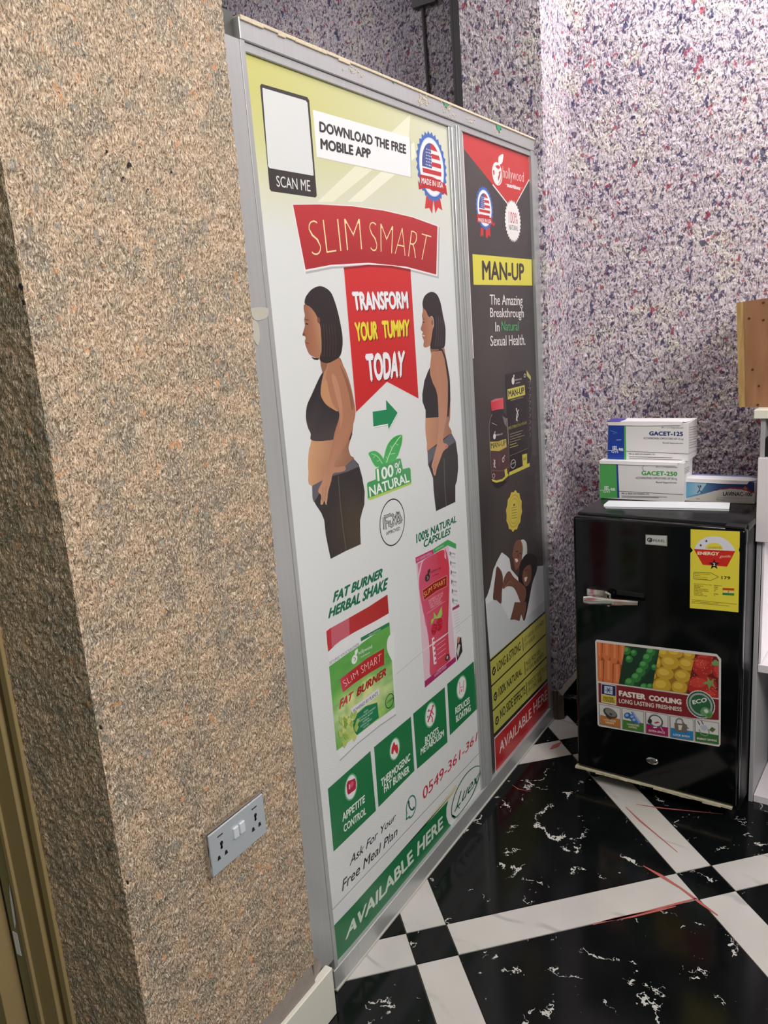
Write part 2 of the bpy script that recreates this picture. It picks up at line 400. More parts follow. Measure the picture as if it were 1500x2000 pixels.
def rough_strip(name, path, z0, z1, step, amp, mat, scale=120, taper=None, parent=None):
    """a plaster coat swept along a plan path [(x, y), ...] from z0 to z1 with real relief; normals to the right of travel"""
    P = [Vector((p[0], p[1])) for p in path]
    cols = []; nrm = []; u = 0; us = []
    for i in range(len(P) - 1):
        d = P[i + 1] - P[i]; L = d.length; n = max(1, int(L / step)); t = d.normalized(); nn = Vector((t.y, -t.x))
        for k in range(n + (1 if i == len(P) - 2 else 0)):
            cols.append(P[i] + d * (k / n))
            m = nn.copy()
            if k == 0 and i > 0:
                pd = (P[i] - P[i - 1]).normalized(); m = (Vector((pd.y, -pd.x)) + nn).normalized()
            nrm.append(m); us.append(u + L * k / n)
        u += L
    nz = int((z1 - z0) / step) + 1
    zs = np.linspace(z0, z1, nz); us = np.array(us); X, Z = np.meshgrid(us, zs)
    D = (vnoise(X * scale, Z * scale, 1) - .5) * amp + (vnoise(X * scale * .3 + 9, Z * scale * .3, 2) - .5) * amp * .3 + (vnoise(X * scale * 2.2 + 3, Z * scale * 2.2, 3) - .5) * amp * .6
    cx = np.array([c.x for c in cols]); cy = np.array([c.y for c in cols]); nx = np.array([n.x for n in nrm]); ny = np.array([n.y for n in nrm])
    VX = cx[None, :] + nx[None, :] * D; VY = cy[None, :] + ny[None, :] * D
    if taper is not None: VX = VX + taper(X, Z)
    V = np.stack([VX, VY, np.broadcast_to(Z, VX.shape)], -1).reshape(-1, 3)
    nc = len(cols); F = []
    idx = np.arange((nz - 1) * nc).reshape(nz - 1, nc)[:, :-1].ravel()
    F = np.stack([idx, idx + 1, idx + nc + 1, idx + nc], -1)
    me = bpy.data.meshes.new(name)
    me.from_pydata(V.tolist(), [], F.tolist())
    me.update()
    return link(name, me, parent, [mat])

# ------------------------------------------------------------------ the setting
def clip(poly, ax, val, keep_less=True):
    out = []
    for i in range(len(poly)):
        a, b = poly[i], poly[(i + 1) % len(poly)]
        ia = (a[ax] <= val) == keep_less; ib = (b[ax] <= val) == keep_less
        if ia: out.append(a)
        if ia != ib:
            t = (val - a[ax]) / (b[ax] - a[ax]); out.append((a[0] + t * (b[0] - a[0]), a[1] + t * (b[1] - a[1])))
    return out

floor = struct(MB().box((-3.0, -3.4, -.06), (2.1, 2.4, -.0035)).build('floor', M['grout']))
TH = -0.803837919; OX, OY = 0.20896276, -0.0494992; S, L = 0.09759, 0.60024; G = .0013
cu, su = math.cos(TH), math.sin(TH)
def grid(u, v): return (OX + u * cu + v * su, OY + u * su - v * cu)
def tile(name, u0, u1, v0, v1, mat):
    q = [grid(u0 + G, v0 + G), grid(u1 - G, v0 + G), grid(u1 - G, v1 - G), grid(u0 + G, v1 - G)]
    cx = sum(p[0] for p in q) / 4; cy = sum(p[1] for p in q) / 4
    if cx < -1.9 or cx > 2.0 or cy > .55 or cy < -2.9: return
    q = clip(q, 1, .02); q = clip(q, 0, 1.535) if q else q
    if len(q) < 3: return
    c2 = (sum(p[0] for p in q) / len(q), sum(p[1] for p in q) / len(q))
    bm = MB(); bm.prism([(p[0] - c2[0], p[1] - c2[1], -.0035) for p in q], (0, 0, .0035 + RNG.uniform(-.0002, .0002)))
    o = bm.build(name, mat, floor); o.location = (c2[0], c2[1], 0)
PER = S + L
for i in range(-6, 7):
    for j in range(-6, 7):
        u, v = i * PER, j * PER
        tile('tile', u, u + S, v, v + S, M['black_tile'])
        tile('tile', u + S, u + PER, v, v + S, M['white_tile'])
        tile('tile', u, u + S, v + S, v + PER, M['white_tile'])
        tile('tile', u + S, u + PER, v + S, v + PER, M['black_tile'])

def ray(u, v):
    return (CROT.to_matrix() @ Vector(((u - 750) / FPX, -(v - 1000) / FPX, -1.0)))
def at(u, v, p0, n):
    """the point of the plane (p0, n) that the photograph shows at pixel u, v"""
    d = ray(u, v); n = Vector(n); return CAM + d * ((Vector(p0) - CAM).dot(n) / d.dot(n))

def mark(pts, wpx):
    bm = MB(); P = [at(u, v, (0, 0, .0006), (0, 0, 1)) for u, v in pts]
    Lf, Rt = [], []
    for i, p in enumerate(P):
        d = (P[min(i + 1, len(P) - 1)] - P[max(i - 1, 0)]).normalized(); n = Vector((-d.y, d.x, 0))
        ww = wpx * .001 * (1 + .3 * math.sin(i * 2.1)) * (.3 if i in (0, len(P) - 1) else 1)
        Lf.append(p + n * ww); Rt.append(p - n * ww)
    bm.prism(Lf + Rt[::-1], (0, 0, .0003)); bm.build('red_crayon_mark', M['red_mark'], floor)
mark([(1222, 1576), (1250, 1603), (1285, 1632), (1323, 1664)], 2.2)
mark([(1243, 1571), (1290, 1578), (1350, 1584), (1412, 1590)], 2)
mark([(1256, 1691), (1290, 1710), (1330, 1735), (1370, 1765), (1402, 1788)], 4)
mark([(1158, 1806), (1200, 1795), (1260, 1781), (1330, 1763), (1362, 1754)], 3)
mark([(1175, 1800), (1230, 1790), (1290, 1777), (1320, 1770)], 4)
mark([(1075, 1463), (1085, 1457), (1097, 1449)], 8)
mark([(1000, 1533), (1012, 1541), (1037, 1546)], 1.2)

ceil = struct(MB().box((-3.0, -3.4, 3.0), (2.1, 2.4, 3.1)).build('ceiling', M['ceiling']))

# beige wall: return, corner, front face; solid core behind it
wl = struct(MB().box((-.480, -.012, 0), (-.102, .80, 3.0)).build('wall_left', M['mortar']))
tp = lambda X, Z: np.where(X > .9, -(np.clip(1.95 - Z, 0, 1.95) / 1.95) * .034 * np.clip((X - .9) / .2, 0, 1), 0)
co = rough_strip('plaster_coat', [(-.487, .80), (-.487, -.020), (-.0585, -.020), (-.052, .07)], .148, 3.0, .0035, .0026, M['beige'], taper=tp, parent=wl)
# dark clumps of fibre and small chips in the plaster
def clump(u, v, p0, n, r, name):
    c = at(u, v, p0, n); n = Vector(n); t = n.cross(Vector((0, 0, 1))).normalized(); rr_ = random.Random(int(u * 7 + v)); P = []
    for k in range(11):
        a = 2 * math.pi * k / 11; q = r * rr_.uniform(.45, 1.15); P.append(c + t * math.cos(a) * q * .8 + Vector((0, 0, 1)) * math.sin(a) * q)
    MB().prism(P, n * -.0018).build(name, M['clump'], wl)
for u, v, r in ((252, 322, .0042), (240, 347, .0022), (334, 336, .0020), (208, 296, .0022), (288, 370, .0013)): clump(u, v, (0, -.0225, 0), (0, 1, 0), r, 'dark_fibre_clump')
for u, v, r in ((213, 1658, .0030), (146, 1670, .0012), (118, 1290, .0022), (198, 1420, .0035), (42, 560, .0050), (48, 592, .0040), (250, 1722, .0035)): clump(u, v, (-.4895, 0, 0), (1, 0, 0), r, 'plaster_chip')
# grey mortar band and skirting tile along its foot
sk = struct(MB().box((-.486, -.034, 0), (-.050, -.016, .113), bev=.002).build('baseboard_left', M['skirt']))
MB().prism([(-.484, -.026, .112), (-.484, -.020, .152), (-.484, -.005, .152), (-.484, -.005, .112)], (.386, 0, 0)).build('mortar_band', M['mortar'], sk)
MB().prism([(-.096, -.022, .112), (-.088, -.018, .168), (-.06, -.010, .128), (-.056, -.012, .112)], (0, .03, 0)).build('mortar_lump', M['mortar'], sk)
struct(MB().box((-.502, -.034, 0), (-.487, .165, .113), bev=.002).build('baseboard_return', M['skirt']))

# lilac pillar behind the partition and the back wall
XP, XB, YS = 1.318, 1.545, -.020
pl = struct(MB().box((XP + .006, YS + .006, 0), (XB + .1, .232, 3.0)).build('wall_pillar', M['brown_mortar']))
rough_strip('plaster_coat', [(XP, .236), (XP, YS), (XB, YS)], .112, 3.0, .004, .003, M['lilac'], scale=80, parent=pl)
bw = struct(MB().box((XB + .006, -3.4, 0), (XB + .1, YS, 3.0)).build('wall_back', M['brown_mortar']))
rough_strip('plaster_coat', [(XB, YS), (XB, -3.4)], .112, 3.0, .005, .003, M['lilac'], scale=80, parent=bw)
b1 = struct(MB().box((XP + .022, YS - .014, 0), (XB, YS + .006, .094), bev=.001).build('baseboard_pillar', M['black_tile']))
MB().prism([(XP + .006, YS + .004, 0), (XP + .022, YS - .014, 0), (XP + .022, YS + .004, 0)], (0, 0, .094)).build('mortar_end', M['brown_mortar'], b1)
MB().prism([(XP + .01, YS + .003, .112), (XP + .01, YS - .013, .094), (XP + .01, YS + .003, .094)], (XB - XP - .01, 0, 0)).build('mortar_band', M['mortar'], b1)
struct(MB().box((XB - .014, -3.4, 0), (XB + .006, YS - .014, .094), bev=.001).build('baseboard_back', M['black_tile']))
# the wall of the room behind the partition, with cable trunking in its corner
fw = struct(MB().box((1.906, .0, 0), (2.0, 2.4, 3.0)).build('wall_far', M['brown_mortar']))
rough_strip('plaster_coat', [(1.9, 2.4), (1.9, .2)], 1.5, 3.0, .008, .007, M['lilac'], scale=80, parent=fw)
tr = struct(MB().box((1.880, .500, 0), (1.9, .532, 3.0)).box((1.886, .536, 0), (1.9, .545, 3.0)).build('trim_1', M['darker']))
c2 = struct(MB().tube([(1.893, .655, 1.6), (1.893, .656, 2.0), (1.893, .660, 2.3), (1.893, .664, 2.56)], .006, 6).box((1.875, .60, 2.565), (1.9, .70, 2.62)).build('trim_2', M['darker']))

# gold sliding window in the opening beside the return face
YW = lambda y: -.9326 + (y + .9326) * .98140
wn = struct(MB().box((-.493, YW(.192), 0), (-.486, YW(.209), 3.0), bev=.001).build('window_1', M['gold']))
def gw(name, y0, y1, x0, m, x1=-.486):
    return MB().box((x0 - .012, YW(y0), 0), (x1, YW(y1), 3.0), bev=.0008).build(name, m, wn)
gw('frame_groove', .209, .225, -.4775, M['gold_shaded'])
gw('frame_flange', .225, .272, -.486, M['gold'])
gw('frame_bead', .272, .282, -.491, M['gold'])
gw('glass_edge', .282, .318, -.487, M['green_glass'])
gw('black_seam', .318, .330, -.484, M['black_seam'])  # black strip painted in for the dark gap beside the sash
gw('sash_stile', .330, .410, -.520, M['gold'])
MB().prism([(-.5005, YW(a), b) for a, b in ((.290, .52), (.296, .50), (.300, .46), (.302, .43), (.297, .44), (.292, .48))], (.001, 0, 0)).build('paint_splash', M['card'], wn)
MB().box((-.5005, YW(.299), .375), (-.4995, YW(.312), .42)).build('sticker_remnant', M['card'], wn)
MB().box((-1.6, .336, 0), (-.532, .342, 3.0)).build('pane', M['green_glass'], wn)

# ------------------------------------------------------------------ printing: flat ink laid out in photograph measures on its real plane
def srgb_grid(c): return lin(c)

class Print:
    def __init__(s, p0, n, inv=None):
        s.p0 = Vector(p0); s.n = Vector(n).normalized(); s.V = []; s.F = []; s.K = []; s.inv = inv; s.layer = 0
        s.z = (0, 0, 1.0)
    def crop(s, x0, y0, k): s.z = (x0, y0, k); return s
    def P(s, u, v):
        x0, y0, k = s.z
        return at(x0 + u / k, y0 + v / k, s.p0, s.n)
    def up(s, lay=None):
        if lay is None: s.layer += 1; lay = s.layer
        return s.n * (.000012 * lay)
    def add(s, pts3, cols, off):
        b = len(s.V); s.V += [tuple(p + off) for p in pts3]; s.F.append(tuple(range(b, b + len(pts3)))); s.K.append(cols)
    def poly(s, pts, col, lay=None, smooth=False):
        if smooth: pts = crom(pts)
        off = s.up(lay)
        P = [s.P(u, v) for u, v in pts]
        cols = [lin(col(u, v)) if callable(col) else lin(col) for u, v in pts]
        s.add(P, cols, off); return s
    def line(s, pts, wd, col, lay=None):
        off = s.up(lay)
        for i in range(len(pts) - 1):
            a, b = pts[i], pts[i + 1]; dx, dy = b[0] - a[0], b[1] - a[1]; l = math.hypot(dx, dy) or 1; nx, ny = -dy / l * wd / 2, dx / l * wd / 2
            s.add([s.P(a[0] + nx, a[1] + ny), s.P(b[0] + nx, b[1] + ny), s.P(b[0] - nx, b[1] - ny), s.P(a[0] - nx, a[1] - ny)], [lin(col)] * 4, off)
        return s
    def _axes(s, cu, cv, rx, ry):
        c = s.P(cu, cv)
        t = s.n.cross(Vector((0, 0, 1))).normalized()
        if (s.P(cu + rx, cv) - c).dot(t) < 0: t = -t
        a = abs((s.P(cu + rx, cv) - c).dot(t)); b = abs((s.P(cu, cv - ry) - c).z)
        return c, t * a, Vector((0, 0, b))
    def ell(s, cu, cv, rx, ry, col, serr=0, n=48, lay=None, depth=.07, ring=None):
        c, A, B = s._axes(cu, cv, rx, ry); off = s.up(lay); P = []
        for k in range(n):
            a = 2 * math.pi * k / n; r = 1 + (depth if (serr and k % 2) else 0) - (depth / 2 if serr else 0)
            P.append(c + A * math.cos(a) * r + B * math.sin(a) * r)
        if ring:
            for k in range(n):
                a0, a1 = 2 * math.pi * k / n, 2 * math.pi * (k + 1) / n
                s.add([c + A * math.cos(a0) + B * math.sin(a0), c + A * math.cos(a1) + B * math.sin(a1),
                       c + (A * math.cos(a1) + B * math.sin(a1)) * ring, c + (A * math.cos(a0) + B * math.sin(a0)) * ring], [lin(col)] * 4, off)
        else: s.add(P, [lin(col)] * n, off)
        return s
    def slice(s, cu, cv, rx, ry, t0, t1, col, x0=-1, x1=1, lay=None):
        """the part of an ellipse between heights t0..t1 and x0..x1 (unit disc)"""
        c, A, B = s._axes(cu, cv, rx, ry); off = s.up(lay); P = []; n = 10
        for k in range(n + 1):
            t = t0 + (t1 - t0) * k / n; P.append((min(x1, math.sqrt(max(0, 1 - t * t))), t))
        for k in range(n, -1, -1):
            t = t0 + (t1 - t0) * k / n; P.append((max(x0, -math.sqrt(max(0, 1 - t * t))), t))
        s.add([c + A * x + B * y for x, y in P], [lin(col)] * len(P), off); return s
    def fill(s, TL, TR, BR, BL, nx, ny, colf, lay=None):
        off = s.up(lay); Q = [s.P(*q) for q in (TL, TR, BR, BL)]
        g = [[None] * (nx + 1) for _ in range(ny + 1)]
        for j in range(ny + 1):
            for i in range(nx + 1):
                a, b = i / nx, j / ny
                g[j][i] = ((Q[0] * (1 - a) + Q[1] * a) * (1 - b) + (Q[3] * (1 - a) + Q[2] * a) * b, lin(colf(a, b)))
        for j in range(ny):
            for i in range(nx):
                q = [g[j][i], g[j][i + 1], g[j + 1][i + 1], g[j + 1][i]]
                s.add([p[0] for p in q], [p[1] for p in q], off)
        return s
    def text(s, txt, BL, BR, TL, TR=None, col=(0, 0, 0), bold=0.0, arc=0.0, arct=None, shear=0.0, lay=None, shadow=None, gap=1.0):
        if TR is None: TR = (TL[0] + BR[0] - BL[0], TL[1] + BR[1] - BL[1])
        if shadow:
            dx, dy, sc = shadow
            s.text(txt, *[(p[0] + dx, p[1] + dy) for p in (BL, BR, TL, TR)], col=sc, bold=bold, arc=arc, arct=arct, shear=shear, gap=gap)
        off = s.up(lay)
        V, F, T = glyphs(txt, bold, shear, gap)
        if lay is None: s.layer += max(T)
        q = [s.P(*p) for p in (BL, BR, TL, TR)]
        H = (q[2] - q[0]) * .5 + (q[3] - q[1]) * .5
        at_ = arc if arct is None else arct
        b = len(s.V)
        for (x, y), tq in zip(V, T):
            p = (q[0] * (1 - x) + q[1] * x) * (1 - y) + (q[2] * (1 - x) + q[3] * x) * y
            k = 4 * x * (1 - x); p = p + H * (k * (arc * (1 - y) + at_ * y))
            s.V.append(tuple(p + off + s.n * (.000012 * tq)))
        for f in F: s.F.append(tuple(b + i for i in f)); s.K.append([lin(col)] * len(f))
        return s
    def lines(s, txts, TL, TR, dv, h, col, lay=None):
        for i, t in enumerate(txts):
            w_ = t[1] if isinstance(t, tuple) else 1.0; tt = t[0] if isinstance(t, tuple) else t
            a = (TL[0] + i * dv[0], TL[1] + i * dv[1]); b = (TL[0] + (TR[0] - TL[0]) * w_ + i * dv[0], TL[1] + (TR[1] - TL[1]) * w_ + i * dv[1])
            s.text(tt, (a[0], a[1] + h), (b[0], b[1] + h), a, b, col=col, lay=lay)
        return s
    def merge(s, name, mat, parent, bm_extra=None):
        me = bpy.data.meshes.new(name)
        V = list(s.V); F = list(s.F); K = [list(k) for k in s.K]
        if bm_extra:
            for (v, f, c) in bm_extra:
                b = len(V); V += v
                for ff in f: F.append(tuple(b + i for i in ff)); K.append([lin(c)] * len(ff))
        if s.inv is not None: V = [tuple(s.inv @ Vector(v)) for v in V]; 
        me.from_pydata(V, [], F); me.update()
        ca = me.color_attributes.new('Col', 'FLOAT_COLOR', 'CORNER')
        flat = []
        for p, k in zip(me.polygons, K):
            for c in k: flat += c
        ca.data.foreach_set('color', flat)
        # make every ink face look outwards
        nn = s.n if s.inv is None else (s.inv.to_3x3() @ s.n)
        return link(name, me, parent, [mat])

def crom(pts, k=4):
    out = []; n = len(pts)
    for i in range(n):
        p0, p1, p2, p3 = pts[i - 1], pts[i], pts[(i + 1) % n], pts[(i + 2) % n]
        for j in range(k):
            t = j / k
            out.append(tuple(.5 * (2 * p1[a] + (-p0[a] + p2[a]) * t + (2 * p0[a] - 5 * p1[a] + 4 * p2[a] - p3[a]) * t * t + (-p0[a] + 3 * p1[a] - 3 * p2[a] + p3[a]) * t ** 3) for a in (0, 1)))
    return out

_G = {}
def glyphs(txt, bold, shear, gap=1.0):
    key = (txt, bold, shear, gap)
    if key in _G: return _G[key]
    if bold > 0:   # heavy lettering: the outline laid down several times side by side
        V0, F0, w0, h0 = glyphs_raw(txt, 0, shear, gap); k = bold; V, F, T = [], [], []
        sh = ((-k, 0), (k, 0)) if k < .012 else ((-k, 0), (k, 0), (0, k * .8), (0, -k * .8))
        for q, (dx, dy) in enumerate(sh):
            b = len(V); V += [(x + dx, y + dy) for x, y in V0]; T += [q] * len(V0); F += [tuple(b + i for i in f) for f in F0]
    else: V, F, w0, h0 = glyphs_raw(txt, bold, shear, gap); T = [0] * len(V)
    x0 = min(v[0] for v in V); x1 = max(v[0] for v in V); y0 = min(v[1] for v in V); y1 = max(v[1] for v in V)
    V = [((v[0] - x0) / max(x1 - x0, 1e-6), (v[1] - y0) / max(y1 - y0, 1e-6)) for v in V]
    _G[key] = (V, F, T); return _G[key]

def glyphs_raw(txt, bold, shear, gap):
    cu_ = bpy.data.curves.new('t', 'FONT'); cu_.body = txt; cu_.offset = bold; cu_.shear = shear; cu_.resolution_u = 3; cu_.fill_mode = 'FRONT'; cu_.space_character = gap
    ob = bpy.data.objects.new('t', cu_); C.objects.link(ob)
    dg = bpy.context.evaluated_depsgraph_get(); me = bpy.data.meshes.new_from_object(ob.evaluated_get(dg))
    V = [(v.co.x, v.co.y) for v in me.vertices]; F = [tuple(p.vertices) for p in me.polygons]
    bpy.data.objects.remove(ob); bpy.data.curves.remove(cu_); bpy.data.meshes.remove(me)
    return V, F, 0, 0

def box_data(a, b):
    v = [(x, y, z) for x in (a[0], b[0]) for y in (a[1], b[1]) for z in (a[2], b[2])]
    f = [(0, 1, 3, 2), (4, 6, 7, 5), (0, 4, 5, 1), (2, 3, 7, 6), (0, 2, 6, 4), (1, 5, 7, 3)]
    return v, f

RED = (192, 40, 44); GREEN = (24, 122, 68); WHITE = (220, 223, 223); DARK = (48, 44, 46); LIME = (206, 210, 92); CREAM = (240, 226, 160)
mixf = lambda a, b, t: tuple(a[i] * (1 - t) + b[i] * t for i in range(3))
def sst(a, b, x):
    t = max(0.0, min(1.0, (x - a) / (b - a))); return t * t * (3 - 2 * t)

# ------------------------------------------------------------------ aluminium partition with two posters
part = thing('partition', 'silver aluminium framed partition carrying the tall white poster and the narrow dark poster', 'partition', (.64, .02, 0))
IP = Matrix.Translation((-.64, -.02, 0))
def pbox(name, a, b, mat, bev=.0015, par=None):
    o = MB().box((a[0] - .64, a[1] - .02, a[2]), (b[0] - .64, b[1] - .02, b[2]), bev=bev).build(name, mat, par or part); return o
W, HT = 1.293, 1.893
rail = pbox('top_rail', (.0005, -.001, 1.858), (W, .040, HT), M['alu'])
pbox('inner_bead', (.012, .003, 1.843), (1.275, .034, 1.8575), M['alu'], .001)
sill = pbox('bottom_rail', (-.006, -.001, .006), (1.325, .018, .052), M['alu'])
pbox('floor_strip', (-.006, -.0035, .0), (1.325, .006, .0056), M['strip'], .0008)
pbox('wall_post', (-.080, .000, .078), (-.002, .040, 1.858), M['alu'])
MB().prism([(W + .0006 - .64, -.02, 1.848), (XP - .0005 - .64, -.02, 1.848), (XP + .0005 - .64 + .0165, -.02, .0525), (1.3111 - .64, -.02, .0525)], (0, .019, 0)).build('wall_post', M['alu'], part)
pbox('back_jamb', (-.095, .008, .02), (-.002, .060, 1.900), M['dark_metal'])  # dark grey of both jambs carries the shade on the recessed channels
pbox('back_jamb', (W + .002, .008, .02), (XP - .001, .060, 1.893), M['dark_metal'])
pbox('stile', (-.0015, .000, .0525), (.0105, .036, 1.858), M['alu'], .0005)
MB().prism([(1.2665 - .64, -.02, 1.8575), (W - .64, -.02, 1.8575), (1.3105 - .64, -.02, .0525), (1.3000 - .64, -.02, .0525)], (0, .036, 0)).build('stile', M['alu'], part)
mull = pbox('mullion', (.757, .000, .0525), (.808, .040, 1.843), M['alu'])
pbox('glazing_bead', (.747, .0035, .0525), (.7565, .030, 1.843), M['alu'], .001)
pbox('glazing_bead', (.8085, .0035, .0525), (.820, .030, 1.843), M['alu'], .001)
pbox('mullion_rib', (.775, -.003, .053), (.779, .001, 1.85), M['alu'], .0006, mull)
pbox('mullion_rib', (.788, -.003, .053), (.792, .001, 1.85), M['alu'], .0006, mull)
# crumbs of wall plaster and drips of green paint on the top rail
du = MB(); r_ = random.Random(3)
x = 0.002
while x < W - .01:
    l = r_.uniform(.02, .05); hh = .004 + (.004 * r_.random() if x < .3 else 0)
    du.box((x - .64, -.004 - .02, HT - hh), (min(x + l, W) - .64, .02, HT + .0015), bev=.0008); x += l
du.build('plaster_crust', M['plaster_dust'], rail)['kind'] = 'stuff'
du = MB()
for cx_, cz_, n in ((.33, 1.882, 16), (.62, 1.874, 30), (.74, 1.878, 30), (.86, 1.868, 14), (1.02, 1.868, 14)):
    for k in range(n):
        px, pz = r_.gauss(cx_, .018), min(1.889, r_.gauss(cz_, .008)); q = r_.uniform(.0006, .0022)
        if pz < 1.861: continue
        du.box((px - q - .64, -.0225, pz - q), (px + q - .64, -.0205, pz + q), bev=.0004)
du.build('plaster_splashes', M['plaster_dust'], rail)['kind'] = 'stuff'
for cx_, s_ in ((.486, .4), (.727, .8), (1.035, 1.2)):
    pts = [(-1, 0), (-.3, 0.1), (1, 0), (.8, -.7), (.4, -.5), (.2, -1.2), (-.1, -.7), (-.5, -.8)]
    MB().prism([(cx_ - .64 + a * .016 * s_, -.0215, 1.8925 + b * .016 * s_) for a, b in pts], (0, -.0012, 0)).build('green_paint_drip', M['green_paint'], rail)
# smears of dried glue on the near post
for pts in ([(478, 625), (500, 627), (507, 650), (506, 668), (500, 672)], [(490, 603), (520, 601), (524, 612), (518, 622), (497, 625)]):
    P = [at(u, v, (0, -.0005, 0), (0, 1, 0)) for u, v in crom(pts, 3)]
    P = [p for p in P]
    MB().prism([IP @ p for p in P], (0, -.0006, 0)).build('glue_smear', M['glue'], part)

YP = .0085
# ---- left poster
pr = Print((0, YP, 0), (0, -1, 0), IP)
def bgcol(a, b):
    w1 = 1 - sst(.02, .175 + .03 * a, b); w1 *= 1 - .78 * a
    c = mixf(WHITE, (202, 200, 116), w1)
    return c
off = pr.up()
XL, XR, Z0, Z1 = .0108, .7468, .0525, 1.8428
nx_, ny_ = 16, 70
for j in range(ny_):
    for i in range(nx_):
        q = []; k = []
        for (a, b) in ((i, j), (i + 1, j), (i + 1, j + 1), (i, j + 1)):
            a /= nx_; b /= ny_; q.append(Vector((XL + (XR - XL) * a, YP, Z1 - (Z1 - Z0) * b))); k.append(lin(bgcol(a, b)))
        pr.add(q, k, off)
Z = lambda: pr.crop(420, 0, 2.77778)
Z()
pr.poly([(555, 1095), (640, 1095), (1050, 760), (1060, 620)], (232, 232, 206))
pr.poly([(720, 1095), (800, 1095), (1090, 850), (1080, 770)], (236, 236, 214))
# frame for the code (the code itself left out) and its caption
pr.poly([(252, 455), (500, 527), (511, 545), (552, 1062), (545, 1072), (305, 1038), (296, 1025), (244, 465)], (52, 48, 46))
pr.poly([(258, 476), (492, 546), (501, 558), (535, 950), (530, 953), (296, 912), (288, 902), (257, 482)], WHITE)
pr.text('SCAN ME', (335, 1012), (518, 1040), (330, 952), (514, 978), col=WHITE, bold=.004)
pr.poly([(538, 602), (1062, 752), (1068, 966), (560, 858)], (200, 200, 180))
pr.poly([(530, 595), (1055, 745), (1062, 960), (552, 850)], (238, 239, 240))
pr.text('DOWNLOAD THE FREE', (566, 716), (1037, 838), (564, 656), (1036, 784), col=(50, 46, 48), bold=0.051)
pr.text('MOBILE APP', (572, 810), (846, 862), (570, 748), (844, 808), col=(50, 46, 48), bold=0.051)
def badge(cu, cv, rx, ry, rib, rtxt, tails):
    pr_ = PCUR
    for t in tails: pr_.poly(t, (204, 52, 50))
    pr_.ell(cu, cv, rx, ry, (66, 108, 182), serr=1, n=56, depth=.10)
    pr_.ell(cu, cv, rx * .84, ry * .86, (206, 214, 232)); pr_.ell(cu, cv, rx * .80, ry * .82, (240, 240, 242))
    fx, fy = rx * .66, ry * .70
    pr_.ell(cu, cv, fx, fy, (196, 48, 52))
    lay = pr_.layer + 1; pr_.layer += 1
    for k in range(4):
        t = .72 - k * .34; pr_.slice(cu, cv, fx, fy, t - .15, t, (238, 234, 234), lay=lay)
    pr_.slice(cu, cv, fx, fy, -.05, .98, (74, 86, 150), x1=.0)
    lay = pr_.layer + 1; pr_.layer += 1
    for a in range(4):
        for b in range(6):
            xx = -.62 + a * .17 + (b % 2) * .05; yy = .05 + b * .13
            if xx * xx + yy * yy < .85: pr_.ell(cu + fx * xx, cv - fy * yy + (fx * xx) * .3, fx * .045, fy * .03, (236, 238, 246), n=6, lay=lay)
    for p in rib: pr_.poly(p, (186, 38, 42))
    pr_.text('MADE IN USA', *rtxt, col=(240, 236, 236), bold=.015)
PCUR = pr
badge(1176, 908, 76, 184,
      [[(1104, 985), (1100, 975), (1106, 1028), (1128, 1022)], [(1240, 1008), (1252, 1005), (1260, 1062), (1236, 1042)], [(1108, 945), (1180, 960), (1248, 998), (1243, 1052), (1180, 1028), (1120, 1018)]],
      ((1120, 995), (1237, 1022), (1120, 962), (1236, 992)),
      [[(1146, 1060), (1185, 1075), (1178, 1160), (1162, 1128), (1138, 1132)], [(1180, 1060), (1218, 1065), (1233, 1142), (1210, 1125), (1196, 1158)]])
# banner
pr.layer = 6; pr.crop(500, 380, 3.40909)
top = [(240, 62), (420, 60), (640, 72), (850, 100), (1040, 145), (1216, 205)]; bot = [(1208, 545), (1000, 492), (750, 466), (500, 480), (325, 514)]
pr.poly([(x + 8, y + 14) for x, y in top + bot], (176, 178, 178))
pr.poly(top + bot, (238, 230, 230))
itop = [(246, 68), (420, 66), (640, 78), (850, 107), (1040, 151), (1208, 212)]; ibot = [(1200, 533), (1000, 480), (750, 454), (500, 468), (330, 500)]
pr.poly(itop + ibot, lambda u, v: mixf((188, 48, 50), (168, 36, 40), sst(60, 520, v)))
for b_, c_, in ((-.030, (242, 224, 168)),):
    pr.text('SLIM', (375, 408), (706, 366), (343, 176), (690, 160), col=c_, bold=b_, arc=.03)
    pr.text('SMART', (764, 374), (1132, 443), (752, 178), (1168, 275), col=c_, bold=b_, arc=.04)
# red pennant
pr.poly([(583, 487), (700, 474), (900, 474), (1028, 500), (1082, 1360), (872, 1248), (665, 1452)], lambda u, v: mixf((206, 44, 46), (196, 38, 42), sst(500, 1300, v)))
pr.line([(583, 492), (665, 1452), (872, 1248), (1082, 1360)], 4, (232, 200, 200))
pr.poly([(585, 500), (583, 484), (750, 467), (900, 473), (1029, 497), (1030, 515), (900, 490), (750, 482)], (150, 26, 32))
sh = (6, 8, (130, 24, 30))
pr.text('TRANSFORM', (652, 775), (1016, 762), (636, 645), (1008, 643), col=(236, 236, 240), bold=0.056, shadow=sh)
pr.text('YOUR', (668, 982), (812, 966), (652, 848), (808, 842), col=(232, 216, 60), bold=0.056, shadow=sh)
pr.text('TUMMY', (846, 962), (1020, 946), (834, 840), (1021, 830), col=(232, 216, 60), bold=0.056, shadow=sh)
pr.text('TODAY', (745, 1252), (984, 1216), (724, 1060), (992, 1036), col=(236, 236, 240), bold=0.056, shadow=sh)

